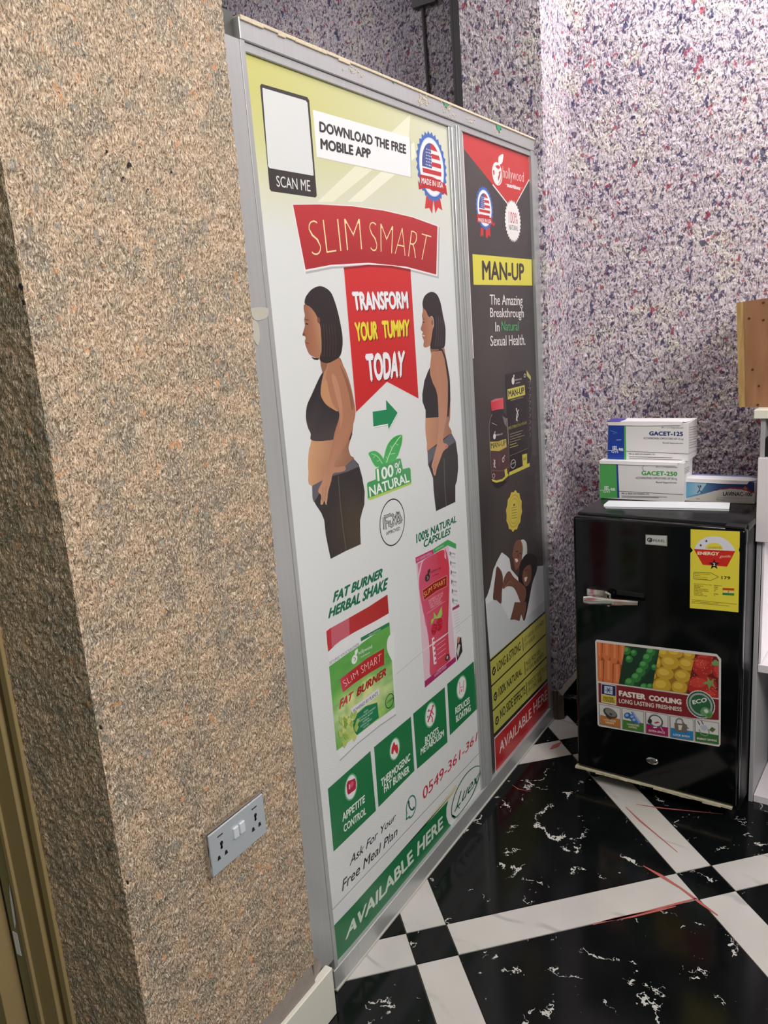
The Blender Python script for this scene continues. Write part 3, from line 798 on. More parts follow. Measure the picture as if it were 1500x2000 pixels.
# printed women: before on the left, after on the right
SKIN = (164, 112, 86); SK2 = (196, 146, 110); HAIR = (42, 34, 36); CLO = (52, 46, 50); CLB = (92, 88, 100)
def woman1():
    pr.layer = 6; pr.crop(580, 540, 3.5714)
    pr.poly([(165, 600), (210, 600), (290, 560), (330, 640), (370, 750), (395, 860), (408, 950), (395, 1010), (385, 1100), (370, 1150), (360, 1200), (375, 1250), (395, 1275), (300, 1370), (100, 1460), (80, 1360), (78, 1280), (85, 1200), (100, 1140), (150, 760), (190, 660)],
            lambda u, v: mixf((206, 156, 116), (150, 104, 82), sst(80, 330, u)), smooth=True)
    pr.poly([(190, 655), (175, 720), (165, 790), (170, 840), (200, 890), (240, 920), (295, 945), (290, 1000), (275, 1060), (266, 1130), (200, 1145), (130, 1148), (95, 1135), (95, 1095), (75, 1050), (62, 980), (70, 900), (100, 830), (140, 740), (165, 690)], lambda u, v: mixf((44, 40, 44), (70, 62, 64), sst(900, 1100, v)), smooth=True)
    pr.poly([(380, 1085), (386, 1100), (372, 1140), (362, 1142)], CLO)
    pr.poly([(395, 1270), (430, 1310), (455, 1400), (472, 1500), (470, 1590), (455, 1640), (440, 1700), (442, 1800), (445, 1868), (340, 1915), (235, 1970), (220, 1900), (200, 1800), (190, 1700), (170, 1650), (130, 1590), (110, 1550), (105, 1460), (180, 1420), (300, 1360), (360, 1300)],
            lambda u, v: mixf((50, 44, 46), (76, 66, 54), sst(1450, 1750, v) * sst(280, 420, u)))
    pr.poly([(395, 1270), (432, 1325), (350, 1362), (240, 1395), (165, 1500), (118, 1575), (108, 1545), (105, 1460), (180, 1420), (330, 1330), (370, 1290)], (96, 92, 102))
    pr.line([(288, 1390), (298, 1550), (320, 1750), (342, 1905)], 3, (120, 108, 92))
    pr.poly([(215, 640), (240, 590), (285, 572), (335, 645), (372, 750), (396, 860), (408, 950), (390, 1040), (350, 1160), (300, 1240), (258, 1315), (280, 1330), (330, 1322), (338, 1350), (300, 1365), (252, 1375), (238, 1430), (218, 1500), (210, 1570), (200, 1592), (192, 1560), (180, 1588), (164, 1588), (168, 1530), (150, 1505), (150, 1485), (178, 1425), (198, 1350), (232, 1230), (250, 1150), (265, 1080), (290, 1000), (292, 945), (250, 890), (222, 800), (200, 720)],
            lambda u, v: mixf((172, 118, 90), (190, 140, 112), sst(1100, 1500, v)), smooth=True)
    pr.poly([(205, 720), (222, 800), (250, 890), (285, 940), (250, 925), (200, 880), (170, 830), (175, 770)], (192, 142, 102), smooth=True)
    pr.poly([(300, 620), (345, 700), (378, 800), (395, 900), (380, 930), (362, 820), (330, 710)], (140, 96, 76), smooth=True)
    pr.poly([(240, 690), (270, 700), (300, 800), (320, 960), (300, 1060), (296, 940), (262, 800)], (188, 136, 106), smooth=True)
    for a in ((165, 1560, 178, 1590), (192, 1560, 206, 1592)): pr.line([(a[0], a[1]), (a[2], a[3])], 3, (226, 190, 170))
    pr.line([(182, 1470), (176, 1560)], 2, (130, 84, 64)); pr.line([(205, 1460), (192, 1560)], 2, (130, 84, 64))
    pr.poly([(160, 550), (215, 600), (200, 650), (180, 680), (165, 620)], (140, 96, 74))
    pr.poly([(50, 195), (90, 205), (140, 260), (170, 330), (172, 440), (168, 560), (150, 578), (120, 562), (90, 545), (75, 520), (60, 480), (55, 450), (60, 432), (54, 416), (38, 410), (45, 380), (55, 340), (50, 300), (55, 270), (48, 235)],
            lambda u, v: mixf((150, 96, 72), (186, 134, 100), sst(40, 160, u) * (1 - .4 * sst(420, 560, v))), smooth=True)
    pr.poly([(100, 560), (125, 568), (155, 570), (145, 582), (118, 580)], HAIR)
    pr.poly([(55, 190), (58, 150), (75, 120), (105, 88), (150, 68), (190, 75), (235, 110), (265, 180), (290, 270), (310, 370), (318, 440), (315, 500), (300, 555), (260, 585), (210, 605), (165, 590), (160, 560), (172, 510), (168, 430), (160, 340), (130, 262), (90, 212)], (40, 33, 35), smooth=True)
    for a in (-1, 0, 1, 2, 3, 4): pr.line([(185 + a * 18, 330), (192 + a * 20, 450), (190 + a * 19, 560)], 3, (74, 62, 60))
    pr.line([(60, 328), (78, 334)], 8, (40, 26, 24)); pr.line([(56, 300), (82, 306)], 5, (70, 44, 36)); pr.line([(60, 462), (84, 468)], 6, (120, 62, 58)); pr.ell(48, 404, 8, 8, (110, 64, 50), n=8)
    pr.ell(150, 305, 10, 22, (120, 78, 60), n=10)
woman1()
def woman2():
    pr.layer = 6; pr.crop(800, 540, 4.16667)
    pr.poly([(170, 575), (270, 570), (292, 640), (322, 800), (330, 900), (330, 1140), (318, 1210), (340, 1275), (250, 1360), (150, 1430), (140, 1350), (130, 1270), (130, 1150), (160, 790), (175, 640)],
            lambda u, v: mixf((196, 142, 110), (160, 112, 88), sst(130, 300, u)), smooth=True)
    pr.poly([(165, 740), (168, 800), (190, 870), (235, 960), (245, 1145), (130, 1152), (130, 1088), (105, 1020), (103, 960), (120, 850), (150, 770)], CLO, smooth=False)
    pr.poly([(240, 585), (268, 590), (296, 660), (325, 820), (330, 900), (332, 1010), (318, 1140), (305, 1140), (312, 1000), (312, 850), (285, 670), (262, 605), (200, 610), (195, 600)], CLO)
    pr.poly([(340, 1275), (375, 1340), (392, 1460), (395, 1560), (385, 1660), (372, 1700), (372, 1835), (215, 1910), (205, 1830), (195, 1740), (190, 1640), (165, 1570), (150, 1530), (145, 1420), (200, 1380), (300, 1300)], (58, 52, 54))
    pr.poly([(340, 1275), (372, 1345), (300, 1392), (230, 1422), (175, 1500), (150, 1535), (145, 1420), (215, 1380), (290, 1320)], (98, 96, 106))
    pr.line([(280, 1480), (285, 1700), (298, 1868)], 3, (122, 110, 102))
    pr.poly([(178, 660), (215, 612), (262, 615), (290, 720), (305, 850), (308, 1010), (300, 1150), (280, 1250), (272, 1345), (305, 1365), (312, 1390), (275, 1422), (248, 1490), (222, 1560), (210, 1615), (198, 1618), (190, 1590), (186, 1562), (178, 1540), (204, 1440), (225, 1350), (235, 1200), (232, 1050), (222, 950), (190, 850), (172, 760)],
            lambda u, v: mixf((178, 126, 98), (192, 140, 114), sst(700, 1400, v)), smooth=True)
    pr.line([(292, 1388), (306, 1380)], 14, (216, 84, 96))
    pr.line([(190, 1560), (196, 1585)], 4, (220, 180, 170)); pr.line([(206, 1500), (200, 1590)], 2, (140, 96, 76))
    pr.poly([(165, 540), (240, 570), (235, 600), (190, 612), (172, 620)], (140, 96, 76))
    pr.poly([(110, 245), (140, 268), (165, 320), (190, 340), (192, 440), (182, 510), (165, 562), (125, 578), (112, 560), (116, 525), (106, 495), (101, 470), (108, 452), (100, 445), (90, 425), (100, 390), (106, 350), (100, 320), (107, 285)],
            lambda u, v: mixf((158, 104, 80), (184, 130, 98), sst(95, 170, u)), smooth=True)
    pr.poly([(110, 255), (105, 210), (125, 155), (175, 125), (220, 145), (250, 210), (270, 310), (290, 410), (292, 490), (287, 560), (270, 582), (210, 592), (168, 580), (178, 500), (186, 440), (196, 400), (192, 340), (178, 322), (155, 328), (130, 275)], (44, 37, 40), smooth=True)
    for a in range(4): pr.line([(215 + a * 18, 320), (220 + a * 18, 450), (210 + a * 18, 570)], 4, (84, 74, 80))
    pr.line([(106, 372), (120, 374)], 8, (46, 30, 28)); pr.line([(104, 345), (122, 346)], 4, (74, 46, 38)); pr.line([(104, 478), (122, 486)], 7, (226, 214, 208)); pr.ell(184, 375, 9, 22, (140, 92, 70), n=10)
woman2()
# arrow
pr.layer = 6; pr.crop(560, 780, 3.94737)
ar = [(662, 95), (768, 80), (765, 5), (855, 103), (785, 232), (780, 188), (668, 210)]
pr.poly([(x + 4, y + 14) for x, y in ar], (196, 198, 198)); pr.poly([(x + 1, y + 7) for x, y in ar], (244, 244, 244)); pr.poly(ar, (26, 134, 86))
# leaf seal
pr.layer = 6; pr.crop(700, 840, 8.33333)
LG = (70, 170, 92); LO = (190, 230, 180)
l1 = [(405, 560), (425, 400), (470, 250), (540, 150), (620, 95), (700, 80), (714, 120), (705, 220), (680, 300), (650, 400), (620, 450), (560, 560)]
l2 = [(300, 600), (240, 540), (195, 450), (165, 385), (200, 352), (280, 342), (350, 390), (390, 440), (415, 490), (430, 560)]
bl = [(140, 880), (155, 850), (285, 800), (275, 640), (400, 560), (560, 520), (620, 470), (685, 462), (702, 540), (722, 636), (828, 612), (846, 640), (858, 875), (190, 1135), (155, 1115)]
def grow(p, k):
    cx = sum(a for a, b in p) / len(p); cy = sum(b for a, b in p) / len(p)
    return [(cx + (a - cx) * k, cy + (b - cy) * k) for a, b in p]
pr.poly(grow(l1, 1.06), LO, smooth=True); pr.poly(grow(l2, 1.07), LO, smooth=True); pr.poly(grow(bl, 1.035), LO)
pr.poly(l1, lambda u, v: mixf((60, 162, 84), (84, 182, 104), sst(100, 560, v)), smooth=True); pr.poly(l2, (74, 172, 96), smooth=True)
pr.line([(455, 530), (500, 400), (560, 270), (650, 140), (690, 100)], 12, LO); pr.line([(500, 395), (600, 375)], 8, LO); pr.line([(545, 300), (520, 250)], 7, LO); pr.line([(600, 220), (650, 245)], 7, LO); pr.line([(470, 470), (450, 430)], 7, LO)
pr.line([(390, 545), (330, 450), (270, 400), (210, 385)], 10, LO); pr.line([(340, 490), (300, 510)], 7, LO); pr.line([(270, 410), (240, 460)], 7, LO)
pr.poly(bl, lambda u, v: mixf((84, 160, 104), (60, 152, 84), sst(500, 1100, v)))
pr.poly([(158, 1108), (856, 850), (860, 880), (190, 1140)], (178, 204, 96))
OC = (26, 92, 62)
def otext(t, a, b, c, d, ol, cc=(232, 246, 232), bo=.03):
    pr.text(t, a, b, c, d, col=ol, bold=bo + .05); pr.text(t, a, b, c, d, col=cc, bold=bo)
otext('100', (312, 838), (575, 752), (294, 632), (562, 548), (60, 130, 96))
otext('%', (600, 732), (695, 690), (584, 545), (682, 500), (60, 130, 96), bo=.01)
otext('NATURAL', (182, 1095), (836, 842), (166, 922), (802, 698), (60, 130, 96))
pr.layer = 6
pr.ell(555, 1502, 205, 390, (48, 46, 48), n=64, ring=.945)
FK = (44, 42, 44)
for w_, c_ in ((50, FK), (28, WHITE), (9, FK)):
    pr.line([(432, 1620), (420, 1418), (532, 1372), (575, 1400), (590, 1462), (566, 1535), (515, 1578), (502, 1470)], w_, c_)
    pr.line([(430, 1512), (478, 1492)], w_, c_)
    pr.line([(600, 1545), (640, 1330), (700, 1482), (640, 1512)], w_, c_)
pr.text('APPROVED', (452, 1716), (680, 1622), (446, 1660), (676, 1566), col=(50, 48, 50), bold=.01)
pr.crop(560, 780, 3.94737)
GT = (20, 108, 72)
pr.text('100% NATURAL', (1000, 1112), (1308, 945), (990, 1042), (1306, 894), col=GT, bold=0.034, shear=.2)
pr.text('CAPSULES', (1058, 1145), (1262, 1040), (1052, 1086), (1265, 984), col=GT, bold=0.034, shear=.2)
pr.crop(580, 1090, 3.75)
pr.text('FAT BURNER', (262, 330), (624, 142), (266, 250), (630, 70), col=GT, bold=0.051, shear=.2)
pr.text('HERBAL SHAKE', (228, 446), (662, 228), (232, 370), (668, 138), col=GT, bold=0.051, shear=.2)
# tub
pr.layer = 6; pr.crop(600, 1140, 6.66667)
pr.poly([(272, 885), (600, 640), (1062, 385), (1080, 640), (1130, 980), (1155, 1690), (900, 1900), (700, 2075), (430, 2290), (380, 2180), (330, 1500)], (226, 228, 230))
pr.poly([(248, 620), (300, 580), (500, 470), (800, 300), (1045, 140), (1062, 385), (900, 480), (600, 640), (400, 760), (275, 888), (262, 800)], lambda u, v: mixf((190, 52, 58), (172, 44, 44), sst(250, 1000, u)))
pr.poly([(310, 575), (480, 482), (545, 450), (552, 670), (440, 738), (320, 830)], (196, 98, 112))
rn = np.random.default_rng(5); NZ = rn.random((40, 40))
def lab(a, b):
    n = NZ[int(a * 13) % 40, int(b * 19) % 40] * .5 + NZ[(int(a * 6) + 7) % 40, (int(b * 9) + 5) % 40] * .5
    c = mixf((96, 168, 78), (204, 220, 128), sst(.1, .75, b) * sst(1.1, .2, abs(a - .45) * 2)); c = mixf(c, (226, 228, 180), sst(.35, .6, b) * (1 - sst(.75, .95, b)) * .5)
    return mixf(c, (60, 130, 54), (n - .42) * .6)
pr.crop(580, 1090, 3.75)
pr.fill((235, 795), (678, 478), (716, 1092), (290, 1412), 20, 26, lab)
pr.poly([(684, 560), (662, 600), (660, 670), (690, 740), (712, 760), (712, 560)], (226, 230, 228), smooth=True)
pr.crop(600, 1140, 6.66667)
pr.poly([(695, 705), (1066, 500), (1072, 545), (700, 752)], (38, 122, 76)); pr.text('NEW FORMULA', (800, 690), (955, 605), (800, 665), (955, 580), col=(190, 220, 200))
pr.poly([(285, 1025), (690, 765), (690, 800), (285, 1068)], (226, 230, 232)); pr.text('DIET SUPPORT WITH FAT BURN POWDER', (290, 1060), (680, 805), (290, 1020), (672, 765), col=(60, 66, 84))
def hollywood(PR, cu, cv, s, sl, col, tcol=None):
    """apple-and-globe mark with its lettering; s scales it, sl is the slope of the line"""
    PR.ell(cu, cv, 40 * s, 60 * s, col, n=24); PR.poly([(cu + 6 * s, cv - 55 * s), (cu + 8 * s, cv - 110 * s), (cu + 42 * s, cv - 135 * s), (cu + 36 * s, cv - 80 * s), (cu + 18 * s, cv - 52 * s)], col, smooth=True)
hollywood(pr, 615, 985, 1, 0, (226, 236, 226)); pr.line([(600, 960), (632, 975), (615, 1010)], 9, (110, 150, 110))
pr.text('hollywood', (668, 945), (846, 850), (664, 880), (838, 790), col=(226, 236, 226), bold=.0)
pr.text('nutritions', (700, 968), (815, 905), (700, 940), (812, 880), col=(226, 236, 226))
pr.poly([(425, 1245), (560, 1140), (780, 970), (1000, 840), (1002, 1052), (800, 1168), (600, 1305), (465, 1415)], lambda u, v: mixf((200, 70, 90), (176, 34, 38), sst(430, 620, u)))
pr.text('SLIM', (492, 1348), (665, 1192), (458, 1272), (652, 1122), col=(240, 206, 190), bold=-.02)
pr.text('SMART', (708, 1172), (960, 1008), (695, 1078), (966, 905), col=(240, 206, 190), bold=-.02)
pr.text('FAT', (415, 1642), (588, 1502), (422, 1512), (606, 1390), col=(190, 60, 70), bold=0.051, shear=.15)
pr.text('BURNER', (640, 1476), (1028, 1192), (646, 1362), (1032, 1082), col=(164, 32, 36), bold=0.051, shear=.15)
pr.poly([(560, 1630), (930, 1360), (940, 1440), (600, 1705)], (222, 222, 226)); pr.text('POWERED BY PLANTS', (600, 1682), (920, 1448), (598, 1640), (916, 1398), col=(58, 62, 100), bold=.01)
pr.poly([(590, 1800), (650, 1690), (760, 1595), (910, 1545), (932, 1745), (800, 1850), (650, 1970), (630, 1950), (600, 1880)], (26, 124, 82), smooth=False)
for k, (t, w_) in enumerate((('HERBAL', .25), ('SHAKE POWDER SUPPLEMENT', 1), ('FORMULA BLEND', .7), ('HERBAL', .35), ('VEGETARIAN FRIENDLY', .6), ('NON GMO', .3))):
    cx_, cy_ = 765, 1660 + k * 38; hw = 125 * w_
    pr.text(t, (cx_ - hw, cy_ + hw * .72 + 10), (cx_ + hw, cy_ - hw * .72 + 10), (cx_ - hw, cy_ + hw * .72 - 14), (cx_ + hw, cy_ - hw * .72 - 14), col=(190, 224, 206))
pr.ell(1072, 1525, 58, 95, (40, 84, 46), n=32, ring=.88); pr.text('Luex', (1030, 1565), (1125, 1495), (1040, 1525), (1130, 1445), col=(40, 84, 46), shear=.3)
pr.crop(580, 1090, 3.75)
for k in range(26):
    a = rn.random(); b = rn.random(); u0 = 285 + a * 130 + b * 30; v0 = 1200 + b * 190 - a * 80
    pr.poly([(u0, v0), (u0 + 26 * (a - .3), v0 - 40), (u0 + 30, v0 - 22), (u0 + 14, v0 + 16)], mixf((126, 164, 62), (216, 220, 140), rn.random()))
pr.line([(725, 1143), (600, 1230), (440, 1360), (312, 1482)], 5, (150, 150, 156))
# capsule pouch
pr.layer = 6; pr.crop(795, 1050, 6.66667)
pr.poly([(525, 95), (638, 140), (722, 1480), (648, 1612), (540, 1600)], (226, 224, 228))
pr.poly([(108, 262), (540, 95), (560, 800), (640, 1600), (232, 1950), (200, 1480), (150, 700)], (222, 190, 204))
pr.poly([(215, 300), (350, 215), (478, 160), (490, 260), (545, 340), (550, 600), (542, 900), (535, 1200), (550, 1500), (560, 1595), (430, 1700), (305, 1795), (295, 1500), (270, 1250), (215, 990), (168, 750), (155, 560), (178, 420)], lambda u, v: mixf((206, 88, 116), (200, 62, 78), sst(200, 520, u)), smooth=True)
pr.poly([(395, 190), (470, 160), (492, 270), (545, 350), (548, 560), (410, 420)], (206, 62, 80))
pr.poly([(135, 340), (190, 312), (160, 420), (150, 480)], (206, 120, 140)); pr.poly([(218, 985), (245, 1060), (268, 1180), (240, 1140)], (206, 110, 136)); pr.poly([(492, 130), (520, 200), (545, 330), (510, 290)], (206, 80, 100))
pr.poly([(108, 262), (340, 150), (345, 212), (115, 338)], (186, 52, 104)); pr.poly([(342, 148), (530, 26), (640, 84), (638, 148), (528, 100), (346, 210)], (72, 164, 92))
pr.text('FAST BURNER FORMULA', (128, 312), (325, 215), (122, 276), (318, 180), col=(232, 180, 200)); pr.text('SUPPLEMENT', (372, 170), (480, 112), (370, 146), (478, 88), col=(190, 226, 196))
pr.poly([(228, 1870), (400, 1735), (630, 1550), (638, 1610), (232, 1955)], (164, 38, 100)); pr.text('60 VEGETABLE CAPSULES', (358, 1815), (512, 1690), (355, 1780), (508, 1655), col=(226, 180, 206))
hollywood(pr, 265, 520, .85, 0, (66, 50, 56)); pr.line([(255, 505), (278, 520), (262, 545)], 9, (170, 150, 150))
pr.text('hollywood', (305, 480), (440, 415), (302, 430), (436, 375), col=(110, 40, 60)); pr.text('nutritions', (330, 512), (412, 475), (330, 490), (410, 452), col=(110, 40, 60))
pr.poly([(200, 688), (350, 580), (518, 492), (518, 630), (380, 700), (220, 818)], (150, 28, 34)); pr.line([(200, 688), (350, 580), (518, 492), (518, 630), (380, 700), (220, 818), (200, 688)], 6, (220, 150, 130))
pr.text('SLIM', (225, 778), (325, 690), (215, 718), (318, 630), col=(224, 176, 90), bold=.0); pr.text('SMART', (345, 672), (500, 600), (338, 614), (496, 535), col=(224, 176, 90), bold=.0)
for k, (t, w_) in enumerate((('RASPBERRY KETONE', 1), ('FAT METABOLISM', .9), ('DIET SUPPORT', .75), ('HERBAL SUPPLEMENT', .8))):
    pr.text(t, (280 + k * 8, 838 + k * 30), (280 + k * 8 + 190 * w_, 838 + k * 30 - 105 * w_), (280 + k * 8, 808 + k * 30), (280 + k * 8 + 190 * w_, 808 + k * 30 - 105 * w_), col=(236, 180, 190))
pr.line([(255, 990), (500, 822)], 4, (236, 180, 190))
pr.poly([(345, 965), (385, 1030), (450, 890), (455, 1000), (435, 1045), (350, 1060), (330, 1110), (308, 1140), (312, 1070), (345, 1050)], (160, 196, 96))
for (a, b, r1, r2) in ((420, 1130, 42, 85), (350, 1195, 34, 75)):
    pr.ell(a, b, r1, r2, (176, 30, 48), n=20)
    for k in range(14): pr.ell(a + (rn.random() - .5) * r1 * 1.3, b + (rn.random() - .5) * r2 * 1.4, 7, 10, (206, 62, 80), n=6, lay=pr.layer + 1)
    pr.layer += 1
pr.poly([(205, 1465), (500, 1255), (500, 1275), (205, 1485)], (232, 206, 214)); pr.poly([(500, 1255), (690, 1115), (692, 1122), (500, 1270)], (206, 204, 208))
pr.poly([(320, 1312), (350, 1295), (382, 1640), (346, 1655)], (236, 222, 226))
for k in range(5):
    pr.ell(344 + k * 6, 1340 + k * 66, 10, 18, (196, 60, 84), n=8); pr.line([(375 + k * 5, 1345 + k * 60), (500, 1255 + k * 62)], 6, (236, 170, 184))
pr.ell(522, 1560, 26, 44, (70, 50, 60), n=16); pr.ell(522, 1560, 12, 22, (190, 170, 180), n=12)
for k in range(6):
    y = 175 + k * 122; xo = 555 + k * 7
    pr.text('INFO PANEL', (xo + 10, y + 40), (xo + 70, y + 48), (xo + 10, y + 16), (xo + 70, y + 24), col=(140, 140, 146)); pr.poly([(xo, y), (xo + 8, y + 12), (xo + 8, y + 66), (xo, y + 50)], (60, 50, 56))
    pr.line([(xo + 12, y + 62), (xo + 70, y + 74)], 4, (196, 196, 200)); pr.line([(xo + 12, y + 80), (xo + 66, y + 90)], 4, (200, 200, 204))
pr.poly([(588, 915), (674, 865), (678, 900), (590, 948)], (160, 60, 104)); 
for k in range(8): pr.line([(600 + k * 5, 980 + k * 38), (672 + k * 3, 952 + k * 34)], 3, (150, 146, 150))
pr.poly([(655, 1330), (700, 1290), (718, 1480), (650, 1605), (640, 1500)], (52, 44, 46)); pr.ell(665, 1330, 18, 44, (186, 130, 110), n=12); pr.poly([(640, 1480), (668, 1380), (690, 1400), (660, 1560)], (200, 196, 196))
# four green boxes
pr.layer = 6
def gbox(q, cz, cc, icon):
    pr.poly(q, lambda u, v: mixf((30, 128, 74), (22, 104, 60), .5))
    pr.ell(cc[0], cc[1], cc[2] * 1.18, cc[3] * 1.12, (110, 176, 130), n=32); pr.ell(*cc, (228, 232, 230), n=32)
pr.crop(580, 1440, 3.75)
gbox([(226, 378), (538, 100), (578, 538), (268, 838)], 0, (396, 365, 42, 88), 0)
pr.poly([(362, 350), (372, 322), (425, 300), (432, 325), (432, 372), (425, 385), (375, 422), (368, 405)], (176, 36, 70)); pr.line([(385, 345), (385, 380)], 9, (226, 180, 200)); pr.ell(402, 345, 14, 22, (206, 90, 120), n=12)
gbox([(564, 72), (834, -152), (860, 245), (597, 512)], 0, (716, 85, 34, 74), 0)
pr.poly([(690, 120), (692, 80), (710, 30), (722, 58), (735, 50), (742, 90), (735, 125), (722, 110), (712, 90), (703, 125)], (200, 44, 56))
gbox([(850, -172), (1082, -368), (1102, 36), (880, 232)], 0, (978, -165, 37, 84), 0)
pr.line([(992, -215), (978, -170), (958, -110)], 9, (196, 54, 84)); pr.line([(955, -190), (985, -195), (1000, -165)], 7, (196, 54, 84)); pr.line([(978, -165), (992, -140), (990, -110)], 7, (196, 54, 84)); pr.ell(995, -228, 7, 12, (196, 54, 84), n=10); pr.ell(958, -150, 5, 10, (90, 60, 110), n=8); pr.ell(965, -200, 4, 8, (90, 60, 110), n=8)
pr.crop(580, 1090, 3.75)
gbox([(1100, 922), (1294, 756), (1318, 1104), (1120, 1298)], 0, (1205, 947, 33, 78), 0)
pr.line([(1190, 905), (1193, 950), (1190, 995)], 5, (210, 120, 140)); pr.line([(1222, 895), (1218, 940), (1222, 980)], 5, (210, 120, 140)); pr.line([(1193, 950), (1218, 940)], 5, (210, 120, 140)); pr.ell(1205, 970, 6, 12, (210, 120, 140), n=8)
TW = (224, 234, 226)
pr.text('BOOSTS', (938, 1366), (1038, 1282), (936, 1312), (1035, 1232), col=TW, bold=0.034); pr.text('METABOLISM', (905, 1446), (1076, 1302), (905, 1396), (1074, 1252), col=TW, bold=0.034)
pr.text('REDUCES', (1160, 1146), (1266, 1060), (1158, 1096), (1263, 1014), col=TW, bold=0.034); pr.text('BLOATING', (1165, 1206), (1272, 1120), (1162, 1156), (1270, 1070), col=TW, bold=0.034)
pr.crop(580, 1440, 3.75)
pr.text('APPETITE', (332, 622), (496, 474), (328, 562), (496, 418), col=TW, bold=0.034); pr.text('CONTROL', (342, 700), (504, 562), (338, 644), (504, 506), col=TW, bold=0.034)
pr.text('THERMOGENIC', (614, 368), (828, 168), (612, 308), (828, 112), col=TW, bold=0.034); pr.text('FAT BURNER', (636, 412), (822, 256), (634, 350), (820, 202), col=TW, bold=0.034)
K = (42, 40, 46)
pr.layer = 6
pr.text('Ask For Your', (385, 946), (722, 600), (392, 872), (728, 545), col=K, shear=.12, bold=.012); pr.text('Free Meal Plan', (330, 1132), (734, 714), (332, 1048), (738, 648), col=K, shear=.12, bold=.012)
pr.ell(836, 508, 40, 84, (60, 128, 112), n=36); pr.ell(836, 508, 33, 72, WHITE, n=36); pr.poly([(800, 540), (797, 612), (830, 580)], (60, 128, 112)); pr.poly([(807, 552), (804, 592), (824, 572)], WHITE)
pr.line([(818, 470), (822, 510), (840, 535), (856, 520)], 11, (40, 96, 84)); pr.ell(818, 476, 7, 12, (40, 96, 84), n=8); pr.ell(855, 520, 8, 12, (40, 96, 84), n=8)
pr.text('0549-361-361', (925, 460), (1318, 22), (918, 378), (1322, -42), col=(192, 40, 62), bold=.01, shear=.1)
pr.poly([(640, 1000), (1165, 345), (1172, 370), (1110, 462), (700, 905), (560, 1066)], lambda u, v: mixf((212, 210, 176), (206, 206, 190), sst(900, 600, u)))
pr.line([(252, 1272), (1348, 100)], 4, (150, 148, 146)); pr.line([(262, 1278), (1348, 108)], 2, (244, 244, 244))
pr.crop(580, 1090, 3.75); pr.line([(728, 850), (900, 700), (1130, 530), (1290, 405)], 2.5, (176, 176, 176)); pr.crop(580, 1440, 3.75)
pr.poly([(262, 1388), (420, 1220), (700, 905), (1108, 462), (1094, 520), (1093, 580), (1110, 630), (1150, 658), (1100, 712), (700, 1172), (285, 1650)], (24, 112, 66))
ov = [(1340, 225), (1330, 300), (1285, 420), (1225, 515), (1168, 580), (1135, 578), (1135, 500), (1170, 385), (1232, 278), (1290, 222), (1328, 210)]
pr.poly([(1128, 560), (1150, 600), (1240, 545), (1300, 470), (1240, 520), (1172, 585), (1140, 585)], (24, 112, 66))
pr.line([(1341, 225)] + [p for p in crom(ov)][1:] + [(1340, 225)], 6, (22, 100, 62))
pr.text('Luex', (1160, 535), (1330, 318), (1178, 420), (1338, 232), col=(22, 92, 60), bold=.01, shear=.35); pr.line([(1155, 545), (1175, 500), (1190, 520)], 6, (22, 92, 60))
for t, a, b, c, d in (('AVAILABLE', (352, 1490), (856, 905), (372, 1372), (842, 816)), ('HERE', (880, 876), (1070, 660), (882, 768), (1066, 572))):
    pr.text(t, a, b, c, d, col=(206, 218, 208), bold=0.034)
pos1 = pr.merge('poster', M['poster'], part, [(*box_data((XL, YP + .0003, Z0), (XR, YP + .004, Z1)), (225, 225, 225))])
pos1['label'] = 'tall white slimming advertisement poster'

# ---- right poster
pr = Print((0, YP, 0), (0, -1, 0), IP); PCUR = pr
off = pr.up()
X2, X3 = .8205, 1.3020
for j in range(30):
    for i in range(8):
        q = []; k = []
        for (a, b) in ((i, j), (i + 1, j), (i + 1, j + 1), (i, j + 1)):
            a /= 8; b /= 30; q.append(Vector((X2 + (X3 - X2) * a, YP, Z1 - (Z1 - Z0) * b)))
            k.append(lin(mixf((60, 56, 56), (74, 67, 65), .5 + .5 * math.sin(7 * a + 9 * b) * math.cos(11 * b))))  # greys lifted so the colour takes in reflections on the dark poster
        pr.add(q, k, off)
pr.crop(880, 230, 4.25532)
pr.poly([(100, 118), (668, 333), (668, 485), (545, 705), (515, 690), (480, 705), (350, 555), (113, 262)], (196, 52, 50))
pr.line([(350, 555), (476, 716)], 9, (232, 222, 220)); pr.line([(668, 486), (545, 712)], 7, (232, 222, 220))
pr.line([(97, 118), (190, 2000)], 7, (220, 214, 208)); pr.line([(666, 330), (722, 2000)], 6, (214, 208, 202))
pr.ell(388, 466, 41, 96, (238, 232, 228), n=32); pr.poly([(398, 384), (398, 330), (415, 310), (437, 304), (436, 340), (428, 375), (412, 388)], (238, 232, 228), smooth=True)
pr.poly([(370, 400), (395, 392), (415, 410), (398, 430), (380, 415)], (196, 60, 58)); pr.poly([(400, 450), (418, 440), (412, 480), (396, 530), (392, 500), (402, 470)], (196, 60, 58)); pr.line([(424, 420), (428, 470), (415, 530), (395, 556)], 5, (196, 60, 58)); pr.poly([(352, 440), (362, 430), (366, 470), (356, 480)], (196, 60, 58))
pr.text('hollywood', (436, 530), (608, 562), (432, 402), (608, 452), col=(238, 228, 226), bold=-.015)
pr.text('nutritions', (470, 576), (580, 604), (470, 540), (578, 570), col=(238, 228, 226), bold=0.051); pr.line([(455, 550), (468, 555)], 3, (232, 200, 198)); pr.line([(582, 582), (598, 585)], 3, (232, 200, 198))
badge(282, 752, 68, 176, [[(218, 798), (280, 812), (342, 836), (352, 892), (280, 872), (216, 866)], [(345, 866), (372, 880), (358, 906), (345, 892)]],
      ((230, 862), (338, 880), (230, 832), (338, 846)), [[(250, 910), (275, 925), (270, 990), (262, 975), (246, 990)], [(290, 925), (328, 912), (332, 990), (315, 975), (305, 1005), (292, 990)]])
